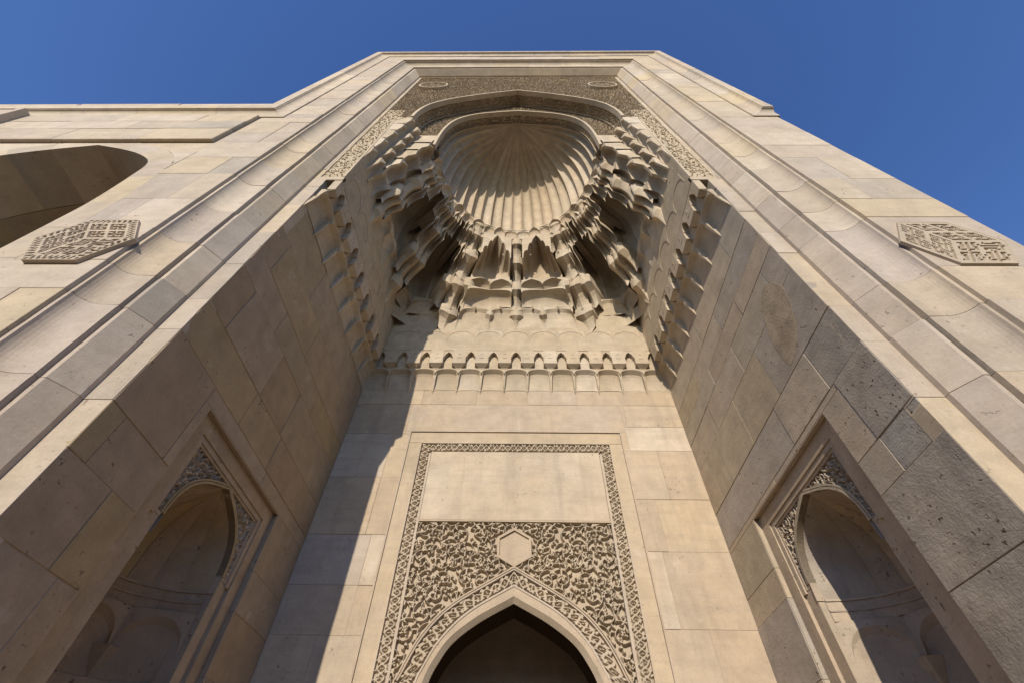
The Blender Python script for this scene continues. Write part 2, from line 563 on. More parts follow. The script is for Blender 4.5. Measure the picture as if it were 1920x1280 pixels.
for s, rs in ((-1, random.Random(9)), (1, random.Random(10))):
    z = 6.47; first = True
    while z < 11.1:
        z1 = z+rs.uniform(.45, .62)
        last = z1 > 10.9
        corn_v(s, z, z1, first, last).build('cornice_stone', MAT_FRAME, cornice)
        first = False; z = z1
        if last: break
corn_h(2.362, 2.625, True, 1).build('cornice_stone', MAT_FRAME, cornice)
xs = [None, -1.7, -1.0, -.35, .3, .95, 1.6, None]
for x0, x1 in zip(xs[:-1], xs[1:]):
    m = MB(); outline = CP+[(0.256, 1.2), (0.0, 1.2)]
    a = [((-(2.362+o)) if x0 is None else x0+.0015, y, ztop(2.362+o)) for o, y in outline]
    bb = [((2.362+o) if x1 is None else x1-.0015, y, ztop(2.362+o)) for o, y in outline]
    m.prism(a, bb); m.build('cornice_stone', MAT_FRAME, cornice)
# uneven slabs lying on the very top
for x0, x1, h in ((-2.55, -1.2, .012), (-1.18, -.15, .022), (-.13, .9, .03), (.93, 2.58, .02)):
    m = MB(); m.box(x0, x1, 1.0, 1.3, 11.401, 11.401+h); m.build('coping_stone', MAT_FRAME, cornice)

# --- hexagonal kufic medallions on the broad band
KUF_A = ["#########", "#.......#", "#.##.##.#", "#.#..#..#", "#.##.####", "#..#....#", "#.##.##.#", "#.#...#.#", "#########"]
KUF_B = ["#.#.#.#.#", "#.#.#.#.#", "#.###.###", "#........", "#.#####.#", "#.#...#.#", "#.#.#.#.#", "#...#...#", "#########"]
KUF_C = ["####.####", "#..#.#..#", "##.#.#.##", ".#.#.#.#.", "##.#.#.##", "#..#.#..#", "#.##.##.#", "#.......#", "####.####"]
def medallion(cx, cz, r, y, holes):
    res = 0.0042
    n = int(2*r/res)+3
    C = np.zeros((n, n)); ins = np.zeros((n, n))
    X = (np.arange(n)*res-r)[:, None]; Z = (np.arange(n)*res-r)[None, :]
    X, Z = np.broadcast_arrays(X, Z)
    # regular hexagon with corners on the x axis
    hexd = np.maximum(np.abs(Z), np.abs(X)*math.sqrt(3)/2+np.abs(Z)/2)/(r*math.sqrt(3)/2)
    ins = hexd <= 1.0
    lim = 0.80 if holes else 0.93
    if holes:
        C[hexd > lim] = 1
        for ring, cnt in ((0.865, 8), (0.94, 8)):
            for q in range(6):
                a0 = math.radians(60*q); a1 = math.radians(60*(q+1))
                for k in range(cnt):
                    t = (k+.5+(0.5 if ring > .9 else 0))/cnt
                    hx = (math.cos(a0)*(1-t)+math.cos(a1)*t)*r*ring; hz = (math.sin(a0)*(1-t)+math.sin(a1)*t)*r*ring
                    dx = X-hx; dz = Z-hz
                    ca, sa = math.cos((a0+a1)/2), math.sin((a0+a1)/2)
                    u_ = dx*ca+dz*sa; v_ = -dx*sa+dz*ca
                    C[(u_/0.011)**2+(v_/0.006)**2 < 1] = 0
    else:
        C[hexd > lim] = 1
    # three rhombi
    s_ = r*lim
    for k, pat in enumerate((KUF_A, KUF_B, KUF_C)):
        a = math.radians(120*k+0); a2 = math.radians(120*k+60+60-0)
        e1 = (math.cos(a), math.sin(a)); e2 = (math.cos(a2), math.sin(a2))
        det = e1[0]*e2[1]-e1[1]*e2[0]
        p = (X*e2[1]-Z*e2[0])/det/s_; q = (-X*e1[1]+Z*e1[0])/det/s_
        sel = (p >= 0) & (p < 1) & (q >= 0) & (q < 1) & (hexd <= lim)
        Np = 9*(2 if not holes else 2)
        pi_ = np.clip((p*18).astype(int), 0, 17); qi = np.clip((q*18).astype(int), 0, 17)
        arr = np.array([[1 if ch == '#' else 0 for ch in row] for row in pat])
        big = np.zeros((18, 18))
        big[:9, :9] = arr; big[9:, :9] = arr[::-1]; big[:9, 9:] = arr.T; big[9:, 9:] = arr[:, ::-1]
        big[0, :] = 1; big[:, 0] = 1
        C = np.where(sel, big[pi_, qi], C)
    C = np.where(hexd > 0.96, 1, C)
    P = np.stack([X+cx, y+(1-C)*0.012, Z+cz], -1)
    m = MB()
    mask = ins[:-1, :-1] & ins[1:, :-1] & ins[:-1, 1:] & ins[1:, 1:]
    # compact grid
    m.grid(P, mask)
    rim = [(cx+r*math.cos(math.radians(60*k)), cz+r*math.sin(math.radians(60*k))) for k in range(6)]
    for k in range(6):
        (x0, z0), (x1, z1) = rim[k], rim[(k+1) % 6]
        f = 0.975
        xa, za, xb, zb = cx+(x0-cx)*f, cz+(z0-cz)*f, cx+(x1-cx)*f, cz+(z1-cz)*f
        m.poly([(x0, y-.001, z0), (x1, y-.001, z1), (xb, y-.001, zb), (xa, y-.001, za)])
        m.poly([(x0, y-.001, z0), (x1, y-.001, z1), (x1, 1.06, z1), (x0, 1.06, z0)])
    return m
medallion(-2.262, 3.72, .268, 1.034, True).build('medallion', MAT_CARVE, portal, label='hexagonal carved medallion with a border of oval holes, left of the recess')
medallion(2.258, 3.722, .268, 1.045, False).build('medallion', MAT_CARVE, portal, label='hexagonal carved medallion of square lettering, right of the recess')

# --- side walls of the recess
NY0, NY1, NZ = 1.74, 2.80, 3.175      # niche opening in the side wall
def xslab(sgn, y0, y1, z0, z1, th=.06, gap=.0013, ch=.002, x=HW):
    m = slab(y0, y1, z0, z1, 0.0, th, gap, ch)
    m.v = [(sgn*(x+v[1]), v[0], v[2]) for v in m.v]
    return m
def minus_hole(r, hole):
    """rect r=(a0,a1,z0,z1) minus hole -> list of rects"""
    a0, a1, z0, z1 = r; h0, h1, hz0, hz1 = hole
    if a1 <= h0 or a0 >= h1 or z1 <= hz0 or z0 >= hz1: return [r]
    out = []
    if z1 > hz1: out.append((a0, a1, hz1, z1))
    if z0 < hz0: out.append((a0, a1, z0, hz0))
    zz0, zz1 = max(z0, hz0), min(z1, hz1)
    if a0 < h0: out.append((a0, h0, zz0, zz1))
    if a1 > h1: out.append((h1, a1, zz0, zz1))
    return out
SIDE_R = [0, .4, .8, 1.22, 1.62, 1.98, 2.30, 2.69, 2.86, 3.21, 3.485, 3.88, 4.15, 4.33, 4.55, 4.864]
SIDE_L = [0, .42, .83, 1.2, 1.6, 1.95, 2.27, 2.58, 2.81, 3.27, 3.525, 3.90, 4.12, 4.45, 4.864]
SPL = {1: {2.86: [1.56, 2.39], 3.21: [1.60, 2.05], 3.485: [1.93, 2.39], 3.88: [1.48, 2.11, 2.74], 4.15: [1.82, 2.5], 2.69: [1.55], 4.33: [2.1, 2.74], 4.55: [1.6, 2.4]},
       -1: {2.81: [1.68, 2.45], 3.27: [1.98, 2.42], 3.525: [1.48, 2.0, 2.38], 3.90: [1.80, 2.6], 4.12: [1.45, 2.2], 2.58: [1.39], 4.45: [1.9, 2.7]}}
for s, Z_ in ((-1, SIDE_L), (1, SIDE_R)):
    sw = MB()
    x = s*(HW+.0035)
    for (a0, a1, z0, z1) in minus_hole((FY+.01, BY+.05, 0, 5.4), (NY0+.004, NY1-.004, -1, NZ-.004)):
        sw.poly([(x, a0, z0), (x, a1, z0), (x, a1, z1), (x, a0, z1)])
    wall = sw.build('side_wall', MAT_JOINT, portal)
    rs = random.Random(40+s)
    for z0, z1 in zip(Z_[:-1], Z_[1:]):
        sp = SPL[s].get(z0)
        if sp is None:
            sp = [rs.uniform(1.55, 1.8), rs.uniform(2.2, 2.9)]
        ys = [FY+.0015]+sp+[BY]
        for y0, y1 in zip(ys[:-1], ys[1:]):
            parts = minus_hole((y0, y1, z0, z1), (NY0, NY1, -1, NZ))
            if not parts: continue
            for (a0, a1, c0, c1) in parts:
                if a1-a0 < .012 or c1-c0 < .012: continue
                xslab(s, a0, a1, c0, c1).build('wall_stone', MAT_SIDE_SHADED if s < 0 else (MAT_GREY if a0 < 1.5 and c0 < 3.3 else MAT_SIDE), wall)

# pale lens-shaped repair let into the rough stone high on the right wall
pp = smooth_curve([(1.641, 3.992), (1.534, 4.048), (1.440, 3.957), (1.431, 3.797), (1.516, 3.625), (1.61, 3.548), (1.728, 3.527), (1.739, 3.704), (1.705, 3.875), (1.641, 3.992)], 36)[:-1]
m = MB(); m.prism([(HW-.0026, y+random.uniform(-.006, .006), z+random.uniform(-.008, .008)) for y, z in pp], [(HW+.02, y, z) for y, z in pp])
m.build('stone_patch', stone_mat('patch_stone', [(0.40, 0.325, 0.23)], mott=0.7, bump=1.0, pit=0.9, stain=0.35, bloom=0.0), wall, label='pale lens-shaped stone repair')

# --- niches in the side walls
ARN = [(0.330, 2.69), (0.326, 2.74), (0.312, 2.80), (0.275, 2.872), (0.205, 2.935), (0.11, 2.985), (0.0, 3.03)]
ARNs = smooth_curve(ARN, 30)
YC = 2.27
for s in (-1, 1):
    MS = MAT_SIDE_SHADED if s < 0 else MAT_SIDE
    D1, D2 = .034, .050
    def pt(y, d, z): return (s*(HW+d), y, z)
    n = MB()
    # stepped frames (rect pieces as thick bars)
    def bar(y0, y1, z0, z1, d0, d1=.12):
        n.prism([pt(y0, d0, z0), pt(y1, d0, z0), pt(y1, d0, z1), pt(y0, d0, z1)], [pt(y0, d1, z0), pt(y1, d1, z0), pt(y1, d1, z1), pt(y0, d1, z1)])
    o1 = (NY0+.001, NY1-.001, NZ-.001); i1 = (1.838, 2.705, 3.088)
    bar(o1[0], i1[0], 0, o1[2], D1); bar(i1[1], o1[1], 0, o1[2], D1); bar(i1[0], i1[1], i1[2], o1[2], D1)
    # outer fine lip
    for e0, e1, zt_ in ((NY0+.001, NY0+.012, NZ), ):
        pass
    niche = n.build('side_niche', MS, portal, label='pointed niche in the %s side wall of the recess' % ('left' if s < 0 else 'right'))
    n = MB()
    i2 = (1.872, 2.668, 3.058)
    bar(i1[0]+.001, i2[0], 2.66, i1[2]-.001, D2-.008); bar(i2[1], i1[1]-.001, 2.66, i1[2]-.001, D2-.008); bar(i2[0], i2[1], i2[2], i1[2]-.001, D2-.008)
    i3 = (1.888, 2.652, 3.044)
    bar(i2[0], i3[0], 2.672, i2[2], D2); bar(i3[1], i2[1], 2.672, i2[2], D2); bar(i3[0], i3[1], i3[2], i2[2], D2)
    bar(i3[0], YC-.345, 2.672, 2.69, D2+.002); bar(YC+.345, i3[1], 2.672, 2.69, D2+.002)
    # jambs below the spandrels
    bar(i1[0]+.002, YC-.345, 0, 2.6712, D2+.004); bar(YC+.345, i1[1]-.002, 0, 2.6712, D2+.004)
    n.build('niche_frame', MS, niche)
    # arch rim: two beads following the arch
    n = MB()
    for (off0, off1, d) in ((0.0, .012, D2-.004), (.016, .026, D2-.002)):
        L_ = []
        for sg in (-1, 1):
            pts = ARNs if sg < 0 else ARNs[::-1]
            for w_, z_ in pts:
                L_.append((sg, w_, z_))
        outl = [np.array((YC+sg*w_, z_)) for sg, w_, z_ in L_]
        for A, B in zip(outl[:-1], outl[1:]):
            t = B-A; ln = np.hypot(*t)
            if ln < 1e-5: continue
            nn = np.array((-t[1], t[0]))/ln
            a = [pt(*(A+nn*off0)[:1], d, (A+nn*off0)[1]), pt(*(B+nn*off0)[:1], d, (B+nn*off0)[1]), pt(*(B+nn*off1)[:1], d, (B+nn*off1)[1]), pt(*(A+nn*off1)[:1], d, (A+nn*off1)[1])]
            n.prism(a, [(s*(HW+.11), q[1], q[2]) for q in a])
    n.build('arch_rim', MS, niche)
    # carved spandrels
    res = .0045
    Wd, Hd = i3[1]-i3[0], i3[2]-2.69
    C = arabesque(Wd, Hd, res, .095, 31+s, dens=1.2)
    Cx = i3[0]+np.arange(C.shape[0])*res; Cz = 2.69+np.arange(C.shape[1])*res
    wz = np.interp(Cz, ARNs[:, 1], ARNs[:, 0])
    keep = np.abs(Cx[:, None]-YC) > (wz[None, :]+.018)
    P = vec3(s*(HW+D2+.002+(1-C)*.024), Cx[:, None]+0*C, Cz[None, :]+0*C)
    for sg, lab in ((-1, 0), (1, 1)):
        half = keep & ((Cx[:, None]-YC)*sg > 0)
        m = MB(); m.grid(P, half[:-1, :-1] & half[1:, 1:])
        vs = sorted({i for f in m.f for i in f}); mp = {v: k for k, v in enumerate(vs)}
        m.v = [m.v[i] for i in vs]; m.f = [tuple(mp[i] for i in f) for f in m.f]
        m.build('carved_spandrel', MAT_CARVE, niche)
    # reveal of the arch and the interior
    DB = D2+.008
    DEP = .40
    wlow = .345
    def inner(phi, w, z, dd=0.0):
        return pt(YC+(w+dd)*math.sin(phi), DB+.03+(DEP/.33)*(w+dd)*math.cos(phi), z)
    n = MB()
    zs_ = np.array([2.60, 2.69]+list(ARNs[1:, 1])); ws_ = np.array([.338, .330]+list(ARNs[1:, 0]))
    n.v = []
    for sg in (-1, 1):
        P_ = np.array([[pt(YC+sg*w_, d_, z_) for d_ in (D2-.003, DB+.031)] for w_, z_ in zip(ws_, zs_)])
        n.grid(P_)
    n.build('arch_reveal', MS, niche)
    # ribbed half-dome: flat panels radiating from the apex
    K = 9
    for k in range(K):
        p0, p1 = -PI/2+PI*k/K, -PI/2+PI*(k+1)/K
        m = MB()
        for (wa, za), (wb, zb) in zip(list(zip(ws_, zs_))[:-1], list(zip(ws_, zs_))[1:]):
            m.poly([inner(p0, wa, za), inner(p1, wa, za), inner(p1, wb, zb), inner(p0, wb, zb)])
            e = .007   # rib between the panels
            m.poly([inner(p0-.012, wa, za, -e), inner(p0+.012, wa, za, -e), inner(p0+.012, wb, zb, -e), inner(p0-.012, wb, zb, -e)])
        m.build('vault_panel', MS, niche)
    # two mouldings and the tier of little squinches
    for z0, z1, e in ((2.596, 2.606, -.008), (2.545, 2.553, -.006)):
        m = MB()
        for k in range(18):
            p0, p1 = -PI/2+PI*k/18, -PI/2+PI*(k+1)/18
            m.prism([inner(p0, .338, z0), inner(p1, .338, z0), inner(p1, .338, z0, e), inner(p0, .338, z0, e)],
                    [inner(p0, .338, z1), inner(p1, .338, z1), inner(p1, .338, z1, e), inner(p0, .338, z1, e)])
        m.build('moulding', MS, niche)
    m = MB()
    for k in range(12):
        p0, p1 = -PI/2+PI*k/12, -PI/2+PI*(k+1)/12
        m.poly([inner(p0, .338, 2.50), inner(p1, .338, 2.50), inner(p1, .338, 2.60), inner(p0, .338, 2.60)])
    m.build('drum', MS, niche)
    # squinch cells: five, polygon below
    Kc = 4
    for k in range(Kc):
        p0, p1 = -PI/2+PI*k/Kc, -PI/2+PI*(k+1)/Kc
        m = MB(); P_ = []
        for a in np.linspace(0, 1, 13):
            row = []
            x_ = abs(2*a-1)
            za = 2.30+.17*math.sqrt(max(0, 1-x_**2.2))
            for t in np.linspace(0, 1, 9):
                pr = 1-math.sqrt(max(0, 1-t*t))
                A0 = np.array(inner(p0, .345, 0)); A1 = np.array(inner(p1, .345, 0))
                ch = A0+(A1-A0)*a       # flat chord, front
                wl = np.array(inner(p0+(p1-p0)*a, .345+.035*math.cos(p0+(p1-p0)*a)**.5 if abs(math.cos(p0+(p1-p0)*a)) > 1e-6 else .345, 0))
                q = wl+(ch-wl)*pr
                row.append((q[0], q[1], 2.20+(za-2.20)*t if t < 1 else za))
            row.append((ch[0], ch[1], 2.50))
            P_.append(row)
        m.grid(np.array(P_)); m.build('squinch_cell', MS, niche)
        # pendant between cells
        if k:
            m = MB(); A0 = np.array(inner(p0, .337, 0)); d0 = p0-.15; d1 = p0+.15
            L0 = inner(d0, .368, 2.325); L1 = inner(d1, .368, 2.325); T = inner(p0, .325, 2.325); Bt = inner(p0, .375, 2.19)
            m.poly([L0, T, Bt]); m.poly([T, L1, Bt]); m.poly([L0, L1, T]); m.build('pendant', MS, niche)
    m = MB()
    zz = [0, .5, 1.0, 1.5, 1.85, 2.20]
    for z0, z1 in zip(zz[:-1], zz[1:]):
        for k in range(10):
            p0, p1 = -PI/2+PI*k/10, -PI/2+PI*(k+1)/10
            w0, w1 = (.345+.035*max(0, math.cos(p_))**.5 for p_ in (p0, p1))
            m.poly([inner(p0, w0, z0+.001), inner(p1, w1, z0+.001), inner(p1, w1, z1-.001), inner(p0, w0, z1-.001)])
    m.poly([inner(-PI/2+PI*k/10, .40, 0.3) for k in range(11)])
    m.build('niche_wall', MS, niche)
    m = MB()
    for sg in (-1, 1):
        m.poly([pt(YC+sg*.3438, D2+.005, 0), pt(YC+sg*.3438, .14, 0), pt(YC+sg*.3438, .14, 2.656), pt(YC+sg*.3438, D2+.005, 2.656)])
        m.poly([pt(YC+sg*.345, DB+.03, 0), pt(YC+sg*.40, DB+.03, 0), pt(YC+sg*.40, DB+.03, 2.66), pt(YC+sg*.345, DB+.03, 2.66)])
        pass
    m.build('niche_jamb', MS, niche)

# --- back wall of the recess
DOOR = smooth_curve([(.56, 2.05), (.556, 2.2), (.523, 2.374), (.474, 2.483), (.388, 2.600), (.224, 2.719), (0, 2.836)], 36)
RING1 = smooth_curve([(.645, 2.05), (.638, 2.2), (.604, 2.373), (.570, 2.454), (.476, 2.614), (.300, 2.779), (0, 2.947)], 36)
RING2 = smooth_curve([(.752, 2.05), (.747, 2.2), (.724, 2.372), (.707, 2.410), (.600, 2.627), (.414, 2.821), (0, 3.064)], 36)
bw = MB()
yb = BY+.0035
for (a0, a1, z0, z1) in minus_hole((-1.62, 1.62, 0, 4.9), (-.99, .99, -1, 4.31)):
    bw.poly([(a0, yb, z0), (a1, yb, z0), (a1, yb, z1), (a0, yb, z1)])
back = bw.build('back_wall', MAT_JOINT, portal)
BL = [0, .5, 1.0, 1.45, 1.95, 2.30, 2.62, 2.93, 3.30, 3.81, 4.28, 4.655]
BR = [0, .5, 1.0, 1.5, 1.9, 2.25, 2.68, 3.19, 3.62, 4.105, 4.38, 4.655]
for s, Z_ in ((-1, BL), (1, BR)):
    rs = random.Random(60+s)
    for z0, z1 in zip(Z_[:-1], Z_[1:]):
        if z1 <= 4.32:
            xs = [.99, rs.choice([1.10, 1.04, 1.28, 1.15]), HW]
        elif z0 < 4.32:
            xs = [1.04, HW]
            slab(s*.99, s*1.04, z0, 4.31, BY, .06).build('wall_stone', MAT_WALL, back) if z0 < 4.30 else None
        else:
            xs = [1.07, HW]
        for a, c_ in zip(xs[:-1], xs[1:]):
            slab(s*a, s*c_, z0, z1, BY, .06).build('wall_stone', MAT_WALL, back)
slab(-1.04, 1.04, 4.312, 4.655, BY, .06).build('wall_stone', MAT_WALL, back)
slab(1.04, 1.07, 4.38, 4.655, BY, .06, .001, .001).build('wall_stone', MAT_WALL, back)
slab(-1.07, -1.04, 4.38, 4.655, BY, .06, .001, .001).build('wall_stone', MAT_WALL, back)
xs = [-1.6, -.95, -.4, .12, .62, 1.1, 1.6]
for a, c_ in zip(xs[:-1], xs[1:]):
    slab(a, c_, 4.655, 4.864, BY, .06, .0015).build('wall_stone', MAT_WALL, back)

# --- the doorway panel
dw = MB()
ys = BY+.004
# flat band between bead and carved border (two jambs and a head)
dw.box(-.978, -.868, ys, BY+.07, 0, 4.18); dw.box(.868, .978, ys, BY+.07, 0, 4.18); dw.box(-.978, .978, ys, BY+.07, 4.184, 4.30)
door = dw.build('doorway', MAT_WALL, portal, label='carved rectangular door surround with a pointed arch')
m = MB()
for x0, x1, z0, z1 in ((-.992, -.980, 0, 4.318), (.980, .992, 0, 4.318), (-.980, .980, 4.304, 4.318)):
    m.box(x0, x1, BY-.008, BY+.05, z0, z1)
m.build('bead', MAT_WALL, door)
m = MB()
for x0, x1, z0, z1 in ((-.776, -.758, 0, 4.066), (.758, .776, 0, 4.066), (-.868, -.862, 0, 4.18), (.862, .868, 0, 4.18), (-.862, .862, 4.176, 4.183)):
    m.box(x0, x1, BY+.001, BY+.06, z0, z1)
m.build('inner_bead', MAT_WALL, door)
# carved border: three runs of vine
res = .0045
def border(x0, z0, L_, vertical, seed):
    C = vine_band(L_, .085, res, seed)
    if vertical: f = lambda u, v: vec3(x0+v, BY+.004, z0+u)
    else: f = lambda u, v: vec3(x0+u, BY+.004, z0+v)
    m = MB(); m.grid(relief(C, f, lambda u, v: vec3(0, -1, 0)+0*u[..., None], .022, res)); return m
border(-.8605, 1.2, 2.97, True, 1).build('carved_border', MAT_CARVE, door)
border(.7765, 1.2, 2.97, True, 2).build('carved_border', MAT_CARVE, door)
border(-.7755, 4.087, 1.551, False, 3).build('carved_border', MAT_CARVE, door)
m = MB(); m.box(-.861, -.776, BY+.036, BY+.06, 0, 1.2); m.box(.776, .861, BY+.036, BY+.06, 0, 1.2); m.build('plinth', MAT_WALL, door)
m = slab(-.757, .757, 3.425, 4.083, BY-.002, .06, .001, .004); m.build('blank_panel', MAT_WALL, door)
m = MB(); m.box(-.757, .757, BY-.006, BY+.05, 3.412, 3.424); m.build('panel_lip', MAT_WALL, door)
# spandrel carving with the hexagon left free
res = .0040
X0, Z0 = -.757, 2.06
Wd, Hd = 1.514, 3.411-Z0
C = arabesque(Wd, Hd, res, .135, 5, mirror=True, dens=1.5)
Cx = X0+np.arange(C.shape[0])*res; Cz = Z0+np.arange(C.shape[1])*res
rw = np.interp(Cz, RING2[:, 1], RING2[:, 0], right=-1)
keep = np.abs(Cx)[:, None] > rw[None, :]-.008
hx, hz = Cx[:, None], Cz[None, :]-3.217
hexd = np.maximum(np.abs(hx), np.abs(hz)*math.sqrt(3)/2+np.abs(hx)/2)
keep &= hexd > .112
P = vec3(Cx[:, None]+0*C, BY+.003+(1-C)*.034, Cz[None, :]+0*C)
for sg in (-1, 1):
    half = keep & (Cx[:, None]*sg > -.003)
    m = MB(); m.grid(P, half[:-1, :-1] & half[1:, 1:])
    vs = sorted({i for f in m.f for i in f}); mp = {v: k for k, v in enumerate(vs)}
    m.v = [m.v[i] for i in vs]; m.f = [tuple(mp[i] for i in f) for f in m.f]
    m.build('carved_spandrel', MAT_CARVE, door)
m = MB()
hexp = lambda r_: [(r_*math.sin(math.radians(60*k)), 3.217+r_*math.cos(math.radians(60*k))) for k in range(6)]
ro, ri = hexp(.149), hexp(.128)
for k in range(6):
    q = [ro[k], ro[(k+1) % 6], ri[(k+1) % 6], ri[k]]
    m.prism([(x, BY-.002, z) for x, z in q], [(x, BY+.05, z) for x, z in q])
m.poly([(x, BY+.014, z) for x, z in hexp(.129)])
m.build('blank_hexagon', MAT_WALL, door)
# rings of the arch
def ring_strip(A, Bc, y0, y1=None):
    """solid ring between curves A (inner) and B (outer), front at y0"""
    m = MB()
    for sg in (-1, 1):
        for i in range(len(A)-1):
            a = [(sg*A[i][0], A[i][1]), (sg*A[i+1][0], A[i+1][1]), (sg*Bc[i+1][0], Bc[i+1][1]), (sg*Bc[i][0], Bc[i][1])]
            m.prism([(x, y0, z) for x, z in a], [(x, (y1 or BY+.08), z) for x, z in a])
    return m
def offs(Cv, d):
    out = []
    for i in range(len(Cv)):
        t = Cv[min(i+1, len(Cv)-1)]-Cv[max(i-1, 0)]
        n_ = np.array((t[1], -t[0])); n_ = n_/max(np.hypot(*n_), 1e-6)
        if n_[0] < 0: n_ = -n_
        q = Cv[i]+n_*d
        if i == len(Cv)-1: q = np.array((0, Cv[i][1]+d*1.18))
        out.append(q)
    return np.array(out)
low = lambda A: np.vstack([[(A[0][0]+.004, 0)], A])
ring_strip(low(offs(DOOR, .030)), low(offs(RING1, -.012)), BY+.000).build('arch_ring', MAT_WALL, door)
ring_strip(low(offs(RING1, -.012)), low(RING1), BY-.006).build('arch_bead', MAT_WALL, door)
ring_strip(low(offs(RING2, -.016)), low(offs(RING2, -.006)), BY-.006).build('arch_bead', MAT_WALL, door)
ring_strip(low(offs(RING2, -.002)), low(offs(RING2, .008)), BY-.008).build('arch_bead', MAT_WALL, door)
# bevelled, twisted inner edge
m = MB()
for sg in (-1, 1):
    A, Bo = low(DOOR), low(offs(DOOR, .030))
    for i in range(len(A)-1):
        m.poly([(sg*Bo[i][0], BY+.001, Bo[i][1]), (sg*Bo[i+1][0], BY+.001, Bo[i+1][1]), (sg*A[i+1][0], BY+.035, A[i+1][1]), (sg*A[i][0], BY+.035, A[i][1])])
m.build('inner_edge', MAT_CARVE, door)
m = MB()
DD, LL = None, 0
for sg in (-1, 1):
    A = low(DOOR)[1:]; L_ = np.concatenate([[0], np.cumsum(np.hypot(*np.diff(A, axis=0).T))])
    B_ = low(offs(DOOR, .030))[1:]
    for u0 in np.arange(.012, L_[-1]-.02, .019):
        def q(u_, v_):
            ax_, az_ = np.interp(u_, L_, A[:, 0]), np.interp(u_, L_, A[:, 1]); bx_, bz_ = np.interp(u_, L_, B_[:, 0]), np.interp(u_, L_, B_[:, 1])
            return (sg*(ax_*(1-v_)+bx_*v_), BY+.035-.034*v_-.0022, az_*(1-v_)+bz_*v_)
        m.poly([q(u0, .1), q(u0+.007, .1), q(u0+.017, .9), q(u0+.010, .9)])
m.build('twisted_edge', MAT_CARVE, door, kind='stuff')
# carved ring of the arch
Ls = np.concatenate([[0], np.cumsum(np.hypot(*np.diff(RING1, axis=0).T))])
Lt = Ls[-1]; res = .0048
C = vine_band(Lt, .10, res, 9)
Ai = offs(RING1, .000); Bi = offs(RING2, -.016)
for sg in (-1, 1):
    u_ = np.arange(C.shape[0])*res; v_ = np.linspace(0, 1, C.shape[1])
    ax = np.interp(u_, Ls, Ai[:, 0]); az = np.interp(u_, Ls, Ai[:, 1]); bx = np.interp(u_, Ls, Bi[:, 0]); bz = np.interp(u_, Ls, Bi[:, 1])
    P = vec3(sg*(ax[:, None]*(1-v_)+bx[:, None]*v_), BY+.002+(1-C)*.026, az[:, None]*(1-v_)+bz[:, None]*v_)
    m = MB(); m.grid(P); m.build('carved_arch_band', MAT_CARVE, door)
m = MB(); m.box(-.76, -.60, BY+.03, BY+.08, 0, 2.06); m.box(.60, .76, BY+.03, BY+.08, 0, 2.06); m.build('jamb_backing', MAT_WALL, door)
# thickness of the opening and the passage behind, shade put into their near-black colour
m = MB()
A = low(DOOR)
for sg in (-1, 1):
    for i in range(len(A)-1):
        a, c_ = A[i], A[i+1]
        m.poly([(sg*a[0], BY+.035, a[1]), (sg*c_[0], BY+.035, c_[1]), (sg*c_[0]*1.02, BY+.30, c_[1]), (sg*a[0]*1.02, BY+.30, a[1])])
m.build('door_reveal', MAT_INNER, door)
m = MB()
def room(m, x0, x1, y0, y1, z0, z1, hole=None):
    m.poly([(x0, y0, z0), (x0, y1, z0), (x0, y1, z1), (x0, y0, z1)])
    m.poly([(x1, y0, z0), (x1, y1, z0), (x1, y1, z1), (x1, y0, z1)])
    m.poly([(x0, y1, z0), (x1, y1, z0), (x1, y1, z1), (x0, y1, z1)])
    m.poly([(x0, y0, z1), (x1, y0, z1), (x1, y1, z1), (x0, y1, z1)])
room(m, -.79, .79, BY+.29, 9.0, 0, 3.3)
for sg in (-1, 1):
    for i in range(len(A)-1):
        a, c_ = A[i]*[1.02, 1], A[i+1]*[1.02, 1]
        m.poly([(sg*a[0], BY+.30, a[1]), (sg*c_[0], BY+.30, c_[1]), (sg*.8, BY+.30, c_[1]), (sg*.8, BY+.30, a[1])])
m.poly([(-.8, BY+.302, 2.836), (.8, BY+.302, 2.836), (.8, BY+.302, 3.32), (-.8, BY+.302, 3.32)])
m.build('passage', MAT_INNER, door)

